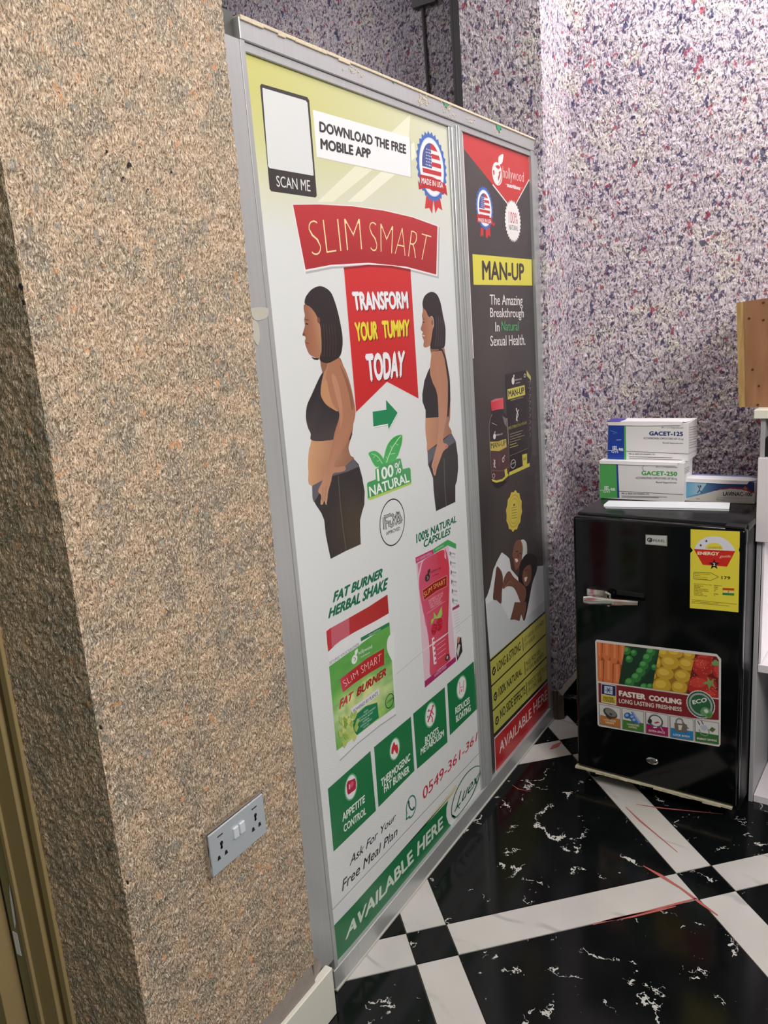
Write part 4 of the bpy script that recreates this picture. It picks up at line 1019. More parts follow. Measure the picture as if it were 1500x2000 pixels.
pr.ell(517, 860, 62, 168, (236, 234, 232), serr=1, n=64, depth=.12)
pr.text('100%', (483, 874), (557, 884), (482, 776), (556, 796), col=(196, 54, 64), bold=.0); pr.text('NATURAL', (484, 930), (560, 940), (484, 886), (559, 902), col=(50, 62, 56), bold=.01)
pr.poly([(180, 1133), (672, 1178), (677, 1395), (190, 1388)], (220, 212, 78)); pr.text('MAN-UP', (262, 1352), (612, 1354), (258, 1184), (610, 1212), col=(62, 52, 44), bold=0.034)
TWH = (232, 228, 224)
pr.text('The Amazing', (326, 1582), (598, 1586), (324, 1468), (596, 1476), col=TWH, bold=.01); pr.text('Breakthrough', (328, 1682), (608, 1684), (326, 1580), (606, 1586), col=TWH, bold=.01)
pr.text('In', (370, 1776), (406, 1776), (369, 1698), (405, 1700), col=TWH, bold=.01); pr.text('Natural', (420, 1770), (565, 1770), (419, 1690), (563, 1694), col=(80, 164, 106), bold=.01)
pr.text('Sexual Health.', (330, 1898), (620, 1888), (328, 1812), (618, 1800), col=TWH, bold=.01)
# pack and bottle
pr.layer = 6; pr.crop(900, 680, 5)
YL = (206, 198, 84)
pr.poly([(640, 213), (684, 280), (696, 1000), (668, 1112), (655, 700)], (40, 34, 36)); pr.poly([(430, 256), (640, 213), (662, 1125), (470, 1218)], (34, 28, 30))
pr.poly([(640, 213), (684, 280), (684, 316), (645, 270)], (190, 186, 96)); pr.poly([(465, 1215), (672, 1120), (673, 1155), (468, 1247)], YL); pr.poly([(600, 1040), (646, 1028), (647, 1132), (605, 1150)], YL); pr.text('60', (612, 1096), (638, 1090), (610, 1068), (637, 1062), col=(60, 54, 30))
pr.ell(510, 320, 14, 36, (222, 216, 212), n=16); pr.poly([(512, 290), (512, 262), (524, 258), (522, 284)], (222, 216, 212)); pr.text('hollywood', (530, 325), (592, 312), (529, 300), (590, 288), col=(222, 216, 212)); pr.text('nutritions', (536, 348), (578, 338), (536, 336), (578, 326), col=(222, 216, 212))
pr.ell(624, 268, 10, 20, (190, 186, 176), n=14, ring=.6); pr.poly([(455, 402), (622, 360), (628, 455), (458, 502)], YL); pr.text('MAN-UP', (466, 482), (620, 442), (462, 414), (616, 378), col=(56, 46, 36), bold=0.034); pr.text('HERBAL FORMULA', (484, 518), (608, 484), (484, 502), (608, 470), col=(180, 176, 110))
pr.ell(548, 642, 36, 90, (70, 62, 64), n=28, ring=.93); pr.line([(540, 598), (560, 650), (545, 690), (552, 712)], 7, (222, 216, 212)); pr.line([(562, 600), (545, 650), (542, 708)], 7, (222, 216, 212)); pr.ell(543, 592, 5, 9, (222, 216, 212), n=8)
pr.text('MEN STRENGTH & VIGOUR', (466, 798), (642, 738), (465, 768), (642, 712), col=(176, 168, 70))
for k, w_ in enumerate((.8, .7, .9, .65, .4, .5)): pr.line([(478, 842 + k * 26), (478 + 160 * w_, 842 + k * 26 - 50 * w_)], 7, (140, 124, 96) if k < 4 else (176, 168, 90))
pr.line([(480, 1052), (655, 978)], 6, (110, 100, 96)); pr.ell(510, 1130, 26, 44, (206, 200, 196), n=24, ring=.85); pr.text('Luex', (492, 1140), (532, 1120), (494, 1118), (532, 1096), col=(206, 200, 196))
for k in range(9): pr.line([(655 + k * 2, 330 + k * 62), (682, 318 + k * 66), (668, 372 + k * 62)], 5, (130, 122, 116))
pr.poly([(302, 612), (412, 588), (415, 620), (452, 680), (458, 780), (464, 900), (472, 1190), (455, 1290), (400, 1350), (350, 1362), (312, 1322), (298, 1250), (284, 1000), (272, 740), (285, 680), (305, 645)], (46, 38, 40), smooth=True)
pr.poly([(288, 518), (330, 495), (412, 484), (416, 592), (360, 598), (300, 614)], lambda u, v: mixf((206, 50, 66), (226, 84, 96), sst(300, 410, u))); pr.poly([(292, 520), (335, 496), (410, 487), (372, 505), (310, 524)], (190, 120, 124))
pr.line([(305, 645), (285, 690), (273, 760), (284, 1000), (299, 1250)], 4, (150, 140, 138)); pr.line([(448, 680), (456, 780), (464, 920), (471, 1180)], 5, (170, 160, 156)); pr.poly([(404, 660), (446, 690), (444, 770), (425, 740)], (120, 112, 112)); pr.line([(300, 730), (350, 752)], 5, (180, 172, 170))
pr.poly([(286, 1010), (370, 1010), (466, 940), (472, 1190), (455, 1290), (312, 1290), (298, 1250)], (84, 58, 58)); pr.poly([(284, 915), (360, 910), (440, 884), (446, 965), (372, 1006), (288, 1002)], (196, 176, 84)); pr.text('MAN-UP', (292, 985), (438, 948), (290, 928), (434, 898), col=(56, 46, 36), bold=.01)
pr.ell(327, 862, 13, 28, (222, 216, 212), n=14); pr.line([(328, 832), (334, 812)], 6, (222, 216, 212)); pr.text('hollywood', (342, 864), (406, 850), (342, 838), (404, 824), col=(222, 216, 212))
pr.line([(320, 1085), (332, 1120), (322, 1165)], 6, (214, 206, 202)); pr.line([(335, 1090), (318, 1130), (338, 1170)], 5, (214, 206, 202)); pr.ell(412, 1090, 11, 26, (214, 206, 202), n=16, ring=.65); pr.line([(418, 1066), (428, 1045)], 5, (214, 206, 202)); pr.line([(372, 1040), (376, 1160)], 3, (130, 100, 96)); pr.line([(300, 1195), (400, 1200), (462, 1160)], 3, (150, 120, 110))
pr.poly([(300, 1278), (345, 1292), (400, 1278), (462, 1225), (464, 1245), (405, 1298), (345, 1314), (305, 1300)], YL); pr.poly([(424, 1190), (446, 1175), (456, 1240), (430, 1262)], YL); pr.ell(318, 1248, 14, 24, (200, 190, 186), n=16, ring=.8)
pr.ell(519, 1590, 76, 196, (212, 192, 84), serr=1, n=24, depth=.10); pr.ell(519, 1590, 62, 160, (176, 156, 60), n=40, ring=.95); pr.ell(519, 1590, 48, 126, (178, 158, 66), n=40, ring=.94)
for k in range(5): pr.line([(492, 1560 + k * 26), (545, 1548 + k * 26)], 5, (120, 106, 44))
pr.ell(518, 1530, 10, 12, (120, 106, 44), n=10)
# couple on a white bed
pr.layer = 6; pr.crop(920, 1040, 4)
WB = (214, 216, 218); BR1 = (96, 62, 54); BR2 = (126, 84, 68)
pr.poly([(112, 520), (128, 490), (150, 420), (175, 290), (205, 220), (240, 155), (275, 180), (300, 205), (312, 285), (380, 350), (470, 330), (510, 265), (586, 256), (586, 608), (148, 988)], WB)
pr.poly([(120, 560), (190, 520), (235, 560), (300, 680), (400, 690), (586, 520), (586, 608), (148, 988)], (196, 200, 202))
pr.poly([(385, 80), (408, 55), (434, 88), (436, 180), (418, 215), (388, 232)], (206, 208, 206), smooth=True)
pr.poly([(335, 110), (355, 65), (385, 58), (404, 110), (400, 180), (388, 240), (360, 288), (330, 280), (322, 180)], BR2, smooth=True)
pr.poly([(300, 210), (328, 190), (345, 290), (385, 350), (375, 360), (315, 290)], (80, 54, 46))
pr.line([(350, 150), (366, 148)], 8, (40, 26, 24)); pr.line([(380, 160), (392, 165)], 7, (40, 26, 24)); pr.poly([(340, 205), (362, 205), (368, 225), (352, 236)], (232, 214, 208)); pr.line([(368, 165), (366, 195)], 6, (84, 52, 44))
pr.poly([(385, 235), (430, 170), (475, 165), (512, 205), (514, 290), (480, 390), (455, 520), (432, 640), (412, 690), (398, 600), (380, 430), (368, 350), (378, 300)], (34, 26, 28), smooth=True)
pr.poly([(408, 300), (440, 258), (468, 262), (472, 340), (455, 400), (425, 420), (402, 370)], (120, 78, 62), smooth=True); pr.line([(420, 300), (440, 290)], 6, (44, 28, 26)); pr.poly([(415, 352), (440, 345), (432, 380), (420, 385)], (226, 206, 200))
pr.poly([(200, 268), (225, 285), (245, 330), (248, 400), (240, 470), (235, 555), (200, 530), (172, 520), (178, 430), (188, 350)], BR1, smooth=True)
pr.poly([(248, 440), (252, 375), (275, 320), (302, 304), (335, 350), (395, 400), (428, 440), (424, 520), (390, 550), (360, 480), (330, 430), (285, 420)], (116, 76, 62), smooth=True); pr.line([(262, 430), (300, 380), (330, 400)], 5, (150, 102, 82)); pr.line([(270, 400), (305, 350)], 4, (80, 50, 42))
pr.poly([(340, 545), (390, 545), (432, 540), (430, 600), (408, 690), (392, 640), (378, 692), (340, 680), (305, 682), (325, 610)], (110, 72, 58))
pr.poly([(148, 988), (586, 606), (608, 1142), (180, 1592)], lambda u, v: mixf((178, 176, 84), (196, 190, 92), sst(150, 600, u)))
for a, b, w_ in (((148, 1005), (586, 614), 12), ((155, 1205), (592, 785), 9), ((168, 1395), (600, 960), 9), ((178, 1588), (608, 1140), 20)): pr.line([a, b], w_, (38, 34, 34))
KK = (48, 44, 34)
pr.text('LONG & STRONG', (206, 1088), (386, 918), (200, 1018), (385, 850), col=KK, bold=.022); pr.text('100% NATURAL', (216, 1285), (398, 1105), (212, 1215), (396, 1052), col=KK, bold=.022); pr.text('NO SIDE EFFECTS', (228, 1458), (426, 1258), (224, 1388), (421, 1190), col=KK, bold=.022)
for y, t1, t2 in ((0, 'GET HARDER, LAST LONGER', 'STAY HARDER'), (188, 'MADE FROM 100%', 'NATURAL INGREDIENTS'), (348, 'PERFECTLY SAFE TO USE', 'ON A DAILY BASIS')):
    dx = y * .08
    pr.line([(402 + dx, 820 + y), (408 + dx, 925 + y)], 4, KK)
    l1_, l2_ = (1.0, .62) if y == 0 else ((.72, 1.0) if y == 188 else (1.0, .8))
    pr.text(t1, (414 + dx, 862 + y), (414 + dx + 155 * l1_, 862 + y - 148 * l1_), (413 + dx, 822 + y), (412 + dx + 155 * l1_, 824 + y - 148 * l1_), col=(84, 82, 50)); pr.text(t2, (416 + dx, 905 + y), (416 + dx + 135 * l2_, 905 + y - 128 * l2_), (414 + dx, 872 + y), (414 + dx + 135 * l2_, 872 + y - 128 * l2_), col=(84, 82, 50))
for a, b in ((178, 1082), (190, 1280), (202, 1468)):
    pr.ell(a, b, 14, 34, (38, 34, 34), n=20); pr.ell(a - 1, b + 4, 7, 16, (196, 190, 110), n=14, ring=.55); pr.line([(a + 2, b - 8), (a + 9, b - 24)], 4, (196, 190, 110))
pr.poly([(180, 1603), (610, 1146), (616, 1388), (189, 1896)], (222, 210, 206)); pr.poly([(184, 1612), (606, 1158), (612, 1382), (194, 1884)], (180, 30, 36))
pr.text('AVAILABLE', (220, 1730), (472, 1440), (222, 1642), (468, 1368), col=(232, 214, 212), bold=.01); pr.text('HERE', (488, 1412), (596, 1296), (485, 1332), (592, 1225), col=(232, 214, 212), bold=.01)
pos2 = pr.merge('poster', M['poster_dark'], part, [(*box_data((X2, YP + .0003, Z0), (X3, YP + .004, Z1)), (40, 38, 38))])
pos2['label'] = 'narrow dark advertisement poster with red top'

# ------------------------------------------------------------------ socket on the beige wall
so = thing('wall_socket', 'silver double wall socket on the beige textured wall', 'socket', (-.258, -.021, .555))
def sbox(name, a, b, m, par=None, bev=.0005):
    return MB().box(a, b, bev=bev).build(name, m, par or so)
sw, sh_ = .0715, .0415
MB().box((-sw, -.0095, -sh_), (sw, .006, sh_), bev=.0025, seg=2).build('backing_frame', M['chrome'], so, smooth=True)
sbox('faceplate', (-sw + .003, -.0115, -sh_ + .003), (sw - .003, -.008, sh_ - .003), M['socket_face'], bev=.001)
for s_ in (-1, 1):
    sbox('rocker_switch', (s_ * .0078 - .0062, -.0150, -.001), (s_ * .0078 + .0062, -.0110, .019), M['socket_switch'], bev=.001)
for cx_ in (-.043, .043):
    sbox('indicator_lens', (cx_ - .0065, -.0122, .0238), (cx_ + .0065, -.0112, .0262), M['red_lens'])
    MB().cyl((cx_ + .001, -.0112, .010), (cx_ + .001, -.0119, .010), .0035, n=14).cyl((cx_, -.0112, .002), (cx_, -.0119, .002), .0026, n=14).box((cx_ - .0018, -.0119, .001), (cx_ + .0022, -.0113, .009)).build('earth_slot', M['socket_hole'], so)
    for s_ in (-1, 1):
        MB().prism([(cx_ + s_ * .0085 - .004, -.0112, -.016), (cx_ + s_ * .0085 + .004, -.0112, -.016), (cx_ + s_ * .0085 + .002, -.0112, -.009), (cx_ + s_ * .0085 - .002, -.0112, -.009)], (0, -.0007, 0)).build('pin_slot', M['socket_hole'], so)

# ------------------------------------------------------------------ fridge
FA = .0607101; FO = Vector((.985721, -.201079, 0)); RZ = math.atan2(-math.cos(FA), -math.sin(FA))
fr = thing('mini_fridge', 'black glossy mini fridge with yellow energy label and fruit sticker', 'fridge', FO, RZ)
IF = (Matrix.Translation(FO) @ Matrix.Rotation(RZ, 4, 'Z')).inverted()
FN = Vector((-math.cos(FA), math.sin(FA), 0))
FW, FH, FD = .453, .835, .44
body = MB().box((.002, .040, .022), (FW - .002, FD, FH - .022), bev=.006, seg=2).build('cabinet', M['black_side'], fr, smooth=True)
MB().box((.000, .036, FH - .021), (FW, FD + .004, FH), bev=.005, seg=2).build('top_panel', M['black_top'], fr, smooth=True)
MB().box((.000, .0, .052), (FW, .034, FH - .006), bev=.009, seg=3).build('door', M['black_gloss'], fr, smooth=True)
MB().box((.004, .034, .056), (FW - .004, .040, FH - .022)).build('door_seal', M['black_seam'], fr)
MB().box((FW - .050, .002, FH - .0055), (FW - .004, .034, FH + .0006), bev=.0004, seg=2).build('hinge_cover', M['black_matte'], fr, smooth=True)
for x_, y_ in ((.03, .06), (FW - .03, .06), (.03, FD - .04), (FW - .03, FD - .04)): MB().cyl((x_, y_, 0), (x_, y_, .0225), .014, n=16).build('foot', M['black_matte'], fr)
tb = MB(); x_ = -.006
while x_ < FW - .02:
    l = r_.uniform(.02, .05); hh = r_.uniform(.004, .010); e = min(x_ + l, FW - .012)
    tb.prism([(x_, -.004, .0515), (x_, -.004, .0515 - hh), (e, -.004 + r_.uniform(-.002, .002), .0515 - hh * r_.uniform(.6, 1.3)), (e, -.004, .0515)], (0, .02, 0)); x_ = e
tb.build('torn_bottom_gasket', M['foam'], fr)
def fl(u, v, off=0.0):
    """photo point on the door face -> fridge coordinates"""
    p = IF @ at(u, v, FO + FN * off, FN); return p
# handle: short bracket with a long tapering grip
p1 = fl(1150, 1145); p2 = fl(1196, 1165); p3 = fl(1248, 1180, .03)
hz = fl(1150, 1168).z
hb = MB().box((p1.x, -.020, hz), (p2.x - .006, .001, p1.z), bev=.004, seg=2)
hb.build('handle_bracket', M['chrome'], fr, smooth=True)
g = MB(); n_ = 9; rings = []
xs = np.linspace(p1.x - .004, fl(1247, 1180, .026).x, n_)
for i, x in enumerate(xs):
    t = i / (n_ - 1); hh = .0125 * (1 - .48 * t) * (.75 if i == 0 else 1); cz_ = fl(1150, 1172, .026).z + (fl(1247, 1178, .026).z - fl(1150, 1172, .026).z) * t; yy = -.026 - .004 * math.sin(math.pi * t); th_ = .007
    rings.append([g.bm.verts.new((x, yy + dy * th_, cz_ + dz * hh)) for dy, dz in ((-1, -.55), (-1, .55), (-.5, 1), (.6, 1), (1, .5), (1, -.5), (.6, -1), (-.5, -1))])
for i in range(n_ - 1):
    for k in range(8): g.bm.faces.new([rings[i][k], rings[i][(k + 1) % 8], rings[i + 1][(k + 1) % 8], rings[i + 1][k]])
g.bm.faces.new(rings[0][::-1]); g.bm.faces.new(rings[-1])
g.build('handle_grip', M['chrome'], fr, smooth=True)
MB().tube([(p2.x - .012, -.019, p1.z - .004), (p2.x, -.021, p1.z - .008), (p2.x + .003, -.024, hz + .004), (p2.x - .002, -.026, hz - .006)], .0042, 8).build('handle_hook', M['chrome'], fr, smooth=True)
q1 = fl(1204, 1152); q2 = fl(1258, 1168)
MB().box((q1.x, -.002, q2.z), (q2.x, .0005, q1.z), bev=.0008).build('recess_shade_plate', M['black_matte'], fr)  # thin proud plate, its black paints the dark of the grip recess
# badge
pf = Print(FO + FN * .0008, FN, IF)
pf.crop(1100, 780, 3.75)
pf.poly([(603, 990), (762, 998), (762, 1076), (603, 1062)], (150, 150, 148)); pf.poly([(607, 995), (755, 1002), (755, 1068), (607, 1057)], (186, 188, 184))
pf.ell(634, 1030, 20, 17, (40, 44, 46), n=24, ring=.6); pf.poly([(628, 1028), (650, 1016), (652, 1022), (640, 1042), (630, 1040)], (60, 64, 66))
pf.text('PEARL', (660, 1044), (748, 1048), (660, 1022), (748, 1028), col=(36, 38, 40), bold=.01, gap=1.1)
pf.merge('maker_badge', M['chrome'] if False else M['ink'], fr)
# energy label
pf = Print(FO + FN * .0008, FN, IF); pf.crop(1320, 1010, 10)
YE = (228, 214, 66)
pf.poly([(288, 235), (700, 258), (1250, 280), (1245, 590), (1228, 640), (1245, 695), (1222, 1860), (750, 1815), (272, 1775), (285, 700), (335, 650), (288, 590)], YE)
pf.poly([(360, 622), (400, 540), (480, 450), (600, 390), (740, 372), (880, 388), (1010, 455), (1110, 560), (1165, 660)], (222, 222, 232), smooth=False)
pf.poly([(565, 612), (600, 560), (650, 520), (740, 500), (830, 515), (890, 560), (925, 632)], YE)
pf.text('THE MORE STARS', (630, 598), (885, 602), (630, 578), (885, 580), col=(70, 62, 30)); pf.text('THE MORE EFFICIENT', (600, 622), (905, 628), (600, 604), (905, 608), col=(70, 62, 30))
def star(P, cx, cy, r, col):
    P.poly([(cx + (r if k % 2 == 0 else r * .4) * math.sin(math.pi * k / 5), cy - (r if k % 2 == 0 else r * .4) * math.cos(math.pi * k / 5)) for k in range(10)], col)
star(pf, 597, 468, 33, (20, 20, 44)); star(pf, 486, 551, 33, (20, 20, 44))
pf.poly([(350, 622), (1160, 665), (1000, 968), (525, 930)], (204, 40, 28))
pf.text('ENERGY', (425, 735), (840, 752), (420, 672), (850, 680), col=(240, 226, 190), bold=0.045); pf.text('guide', (850, 805), (1075, 802), (850, 735), (1085, 740), col=(236, 190, 170), shear=.35, bold=.01)
star(pf, 748, 925, 112, (24, 16, 20)); pf.text('2', (725, 950), (772, 954), (724, 892), (770, 894), col=(236, 232, 226), bold=0.045)
pf.line([(355, 1075), (690, 1090), (835, 1170), (680, 1235), (352, 1205), (355, 1075)], 8, (70, 62, 26))
pf.lines([('Energy Consumption', 1), ('kWh in', .35), ('(based on standard', .8), ('conditions of use)', .8)], (372, 1092), (676, 1108), (0, 34), 22, (90, 80, 34))
pf.text('179', (893, 1212), (1065, 1220), (892, 1150), (1063, 1158), col=(40, 36, 24), bold=0.030, gap=1.15)
pf.lines([('Refrigerator/Freezer Type', 1), ('Manufacturer', .54), ('Model No.', .38), ('Fresh Food Volume', .8), ('Frozen Food Volume', .84), ('Refrigerant', .44), ('Climate Class', .52), ('CO2 mapping rating', .74)], (358, 1290), (700, 1316), (0, 31), 24, (96, 86, 34))
pf.lines([('Refrigerator', 1), ('PEARL', .5), ('XX', .45), ('90', .18)], (748, 1322), (906, 1332), (0, 34), 22, (96, 86, 34)); pf.lines([('R600a', .5), ('N', .12)], (748, 1485), (906, 1500), (0, 32), 22, (96, 86, 34))
pf.poly([(915, 1382), (1140, 1390), (1140, 1437), (915, 1425)], (196, 62, 30)); pf.poly([(915, 1475), (1140, 1485), (1140, 1530), (915, 1517)], (52, 128, 60)); pf.poly([(915, 1425), (1140, 1437), (1140, 1485), (915, 1475)], (236, 214, 110)); star(pf, 1027, 1456, 18, (30, 26, 20))
pf.line([(305, 1610), (1190, 1700)], 8, (150, 136, 50)); pf.line([(310, 1640), (830, 1690)], 8, (150, 136, 50)); pf.line([(310, 1668), (1040, 1735)], 8, (150, 136, 50))
pf.merge('energy_label', M['ink'], fr)['label'] = 'yellow energy guide label'
# fruit sticker
pf = Print(FO + FN * .0008, FN, IF); pf.crop(1140, 1230, 5)
pf.poly([(112, 115), (125, 96), (700, 165), (1298, 236), (1342, 285), (1336, 1120), (1320, 1142), (700, 1035), (150, 942), (136, 925)], (210, 206, 202))
def inside(poly, x, y):
    c = False; n = len(poly)
    for i in range(n):
        a, b = poly[i], poly[i - 1]
        if (a[1] > y) != (b[1] > y) and x < (b[0] - a[0]) * (y - a[1]) / (b[1] - a[1]) + a[0]: c = not c
    return c
def clip_conv(sub, clipper):
    out = sub; n = len(clipper)
    ar_ = sum(clipper[i - 1][0] * clipper[i][1] - clipper[i][0] * clipper[i - 1][1] for i in range(n)); sg = 1 if ar_ > 0 else -1
    for i in range(n):
        a, b = clipper[i - 1], clipper[i]; inp = out; out = []
        side = lambda p: sg * ((b[0] - a[0]) * (p[1] - a[1]) - (b[1] - a[1]) * (p[0] - a[0]))
        for j in range(len(inp)):
            p, q = inp[j - 1], inp[j]; sp, sq = side(p), side(q)
            if (sp >= 0) != (sq >= 0):
                t = sp / (sp - sq); out.append((p[0] + t * (q[0] - p[0]), p[1] + t * (q[1] - p[1])))
            if sq >= 0: out.append(q)
        if not out: return []
    return out
def ep(cx, cy, rx, ry, rot=0, n=20):
    c, s = math.cos(rot), math.sin(rot)
    return [(cx + rx * math.cos(2 * math.pi * k / n) * c - ry * math.sin(2 * math.pi * k / n) * s, cy + rx * math.cos(2 * math.pi * k / n) * s + ry * math.sin(2 * math.pi * k / n) * c) for k in range(n)]
def cp(poly, clipper, col):
    q = clip_conv(poly, clipper)
    if len(q) > 2: pf.poly(q, col)
c1 = [(128, 120), (405, 155), (342, 530), (138, 500)]; c2_ = [(405, 155), (740, 195), (668, 575), (342, 530)]; c3 = [(740, 195), (1090, 238), (1002, 625), (668, 575)]; c4 = [(1090, 238), (1298, 262), (1320, 300), (1318, 668), (1002, 625)]
pf.poly(c1, (150, 72, 36)); pf.poly(c2_, (16, 52, 34)); pf.poly(c3, (150, 110, 30)); pf.poly(c4, (110, 22, 24))
for cx, top_, bot_, w_ in ((150, 110, 305, 26), (222, 120, 300, 42), (300, 130, 330, 38), (375, 140, 340, 34), (160, 300, 520, 28), (238, 300, 540, 44), (322, 335, 560, 34)):
    cp([(cx - w_ * .8, top_), (cx + w_, top_), (cx + w_, bot_ - 40), (cx + w_ * .5, bot_), (cx - w_ * .4, bot_), (cx - w_, bot_ - 40)], c1, (208, 112, 62)); cp([(cx - w_ * .2, top_), (cx + w_ * .4, top_), (cx + w_ * .4, bot_ - 50), (cx - w_ * .2, bot_ - 50)], c1, (222, 134, 84))
cp([(740, 195), (690, 195), (560, 350), (420, 560), (520, 560), (690, 330)], c2_, (28, 72, 44))
for a, b, r in ((420, 205, 40), (490, 225, 32), (445, 285, 36), (655, 215, 46), (622, 275, 46), (588, 345, 46), (556, 410, 48), (512, 465, 48), (448, 515, 48), (590, 560, 40), (650, 555, 34), (690, 365, 30)):
    cp(ep(a, b, r, r), c2_, (44, 118, 52)); cp(ep(a - r * .2, b - r * .3, r * .6, r * .5), c2_, (84, 156, 84))
for a, b, rx, ry, rt in ((780, 225, 60, 45, .2), (890, 225, 80, 50, .2), (1030, 245, 60, 40, .2), (730, 320, 25, 50, 0), (845, 318, 92, 66, .25), (1010, 335, 85, 62, .25), (795, 425, 88, 62, .25), (965, 450, 82, 62, .25), (765, 545, 90, 76, .1), (935, 560, 78, 64, .15), (690, 450, 20, 30, 0)):
    cp(ep(a, b, rx, ry, rt), c3, (196, 156, 46)); cp(ep(a - rx * .15, b - ry * .2, rx * .6, ry * .5, rt), c3, (216, 182, 72))
for a, b, rx, ry in ((1170, 350, 110, 105), (1150, 540, 150, 95), (1240, 640, 110, 60), (1310, 400, 50, 70), (1190, 262, 80, 36)):
    cp(ep(a, b, rx, ry), c4, (172, 40, 36)); cp(ep(a - rx * .2, b - ry * .25, rx * .55, ry * .5), c4, (196, 62, 52))
rr = random.Random(4)
lay = pf.layer + 1
for k in range(60):
    a, b = rr.uniform(1030, 1310), rr.uniform(262, 650)
    if inside(c4, a, b): pf.poly(ep(a, b, 4, 4, n=5), (222, 170, 120), lay=lay)
pf.layer += 1
cp([(1160, 520), (1210, 500), (1205, 455), (1240, 500), (1275, 470), (1265, 520), (1290, 570), (1245, 540), (1225, 590), (1212, 535)], c4, (120, 150, 84)); cp([(1245, 320), (1290, 290), (1318, 310), (1318, 350), (1270, 350)], c4, (110, 150, 90))
pf.poly([(146, 518), (315, 538), (1020, 640), (1320, 680), (1320, 880), (1080, 862), (370, 750), (150, 705)], (122, 26, 34)); pf.line([(146, 514), (670, 580), (1002, 630), (1320, 672)], 6, (214, 208, 204))
pf.poly([(172, 522), (318, 543), (320, 735), (172, 705)], (214, 208, 204)); pf.poly([(177, 530), (313, 549), (313, 648), (177, 625)], (36, 30, 76)); pf.poly([(203, 545), (283, 556), (283, 632), (203, 620)], (186, 196, 214)); pf.poly([(177, 630), (313, 652), (315, 724), (177, 700)], (206, 186, 60))
for a in (0, math.pi / 3, -math.pi / 3): pf.line([(243 - 32 * math.cos(a), 588 - 28 * math.sin(a)), (243 + 32 * math.cos(a), 588 + 28 * math.sin(a))], 8, (40, 70, 120))
pf.text('FASTER', (196, 672), (296, 688), (196, 648), (296, 662), col=(60, 50, 24), bold=0.030); pf.text('COOLING', (190, 697), (302, 714), (190, 673), (302, 689), col=(60, 50, 24), bold=0.030)
pf.text('FASTER', (345, 645), (607, 686), (343, 588), (607, 628), col=(224, 214, 204), bold=0.068); pf.text('COOLING', (638, 688), (958, 732), (637, 634), (956, 676), col=(224, 214, 204), bold=0.068)
pf.text('LONG LASTING FRESHNESS', (346, 712), (960, 798), (345, 668), (958, 756), col=(216, 206, 196), bold=0.030)
pf.ell(1143, 728, 142, 136, (196, 202, 200), serr=1, n=60, depth=.03); pf.ell(1143, 728, 132, 126, (40, 78, 58), n=48); pf.ell(1143, 728, 118, 112, (150, 164, 158), n=48, ring=.84); pf.ell(1140, 726, 96, 92, (38, 92, 56), n=48)
pf.text('ECO', (1068, 728), (1206, 702), (1060, 688), (1202, 658), col=(226, 228, 222), bold=0.030)
pf.poly([(1140, 790), (1170, 755), (1210, 760), (1240, 790), (1262, 800), (1250, 850), (1215, 862), (1180, 840), (1155, 830)], (96, 148, 96), smooth=True); pf.poly([(1172, 780), (1200, 770), (1222, 795), (1205, 815), (1185, 805)], (206, 214, 206)); pf.poly([(1195, 822), (1240, 808), (1250, 840), (1222, 858)], (66, 128, 56))
for k, (a, b, c, d, col, t, t2) in enumerate((((152, 722), (360, 760), (362, 962), (158, 920), (176, 112, 50), 'LOW NOISE', 'DESIGN'), ((374, 762), (588, 796), (590, 1002), (380, 966), (66, 120, 46), 'TEMPERATURE', 'CONTROL'), ((606, 798), (826, 830), (828, 1042), (610, 1006), (150, 24, 84), 'EXTRA SPACE', None), ((844, 836), (1072, 868), (1074, 1080), (848, 1046), (30, 122, 176), 'LOCK BODY', None), ((1088, 872), (1320, 906), (1322, 1118), (1092, 1084), (44, 104, 42), 'ENERGY SAVING', None))):
    pf.poly([a, b, c, d], (110, 110, 106)); 
    ins = lambda p, dx, dy: (p[0] + dx, p[1] + dy)
    q = [ins(a, 4, 4), ins(b, -4, 4), ins(c, -4, -4), ins(d, 4, -4)]
    pf.poly(q, (206, 204, 202)); m1 = (d[0] + 4, d[1] - 100 + 8); m2 = (c[0] - 4, c[1] - 100 + 10); pf.poly([m1, m2, q[2], q[3]], col)
    dx = (a[0] + b[0]) / 2; dy = (a[1] + b[1]) / 2; wd = (b[0] - a[0]) * (.36 if k < 4 else .42)
    by = (d[1] + c[1]) / 2 - (52 if t2 else 28)
    if t2: pf.text(t, (dx - wd * .8, by + 2 - 12), (dx + wd * .8, by + 14), (dx - wd * .8, by - 20), (dx + wd * .8, by - 6), col=(222, 206, 186), bold=0.030); pf.text(t2, (dx - wd * .55, by + 20), (dx + wd * .55, by + 34), (dx - wd * .55, by + 2), (dx + wd * .55, by + 14), col=(222, 206, 186), bold=0.030)
    else: pf.text(t, (dx - wd, by - 6), (dx + wd, by + 18), (dx - wd, by - 26), (dx + wd, by - 2), col=(222, 210, 206), bold=0.030)
pf.poly(ep(262, 812, 76, 42, .55), (70, 66, 60)); pf.poly(ep(266, 806, 62, 32, .55), (120, 118, 114)); pf.poly([(212, 800), (250, 850), (290, 858), (262, 872), (225, 850)], (52, 48, 44)); pf.poly(ep(268, 822, 16, 10, .5), (60, 58, 56))
for a, b in ((430, 835), (480, 850), (500, 880)): pf.poly(ep(a, b, 34, 30), (52, 96, 160)); pf.poly(ep(a - 6, b - 4, 16, 14), (136, 176, 214))
pf.poly([(462, 795), (490, 800), (560, 905), (535, 925)], (96, 120, 190)); pf.poly([(478, 800), (490, 805), (552, 900), (545, 912)], (160, 176, 216))
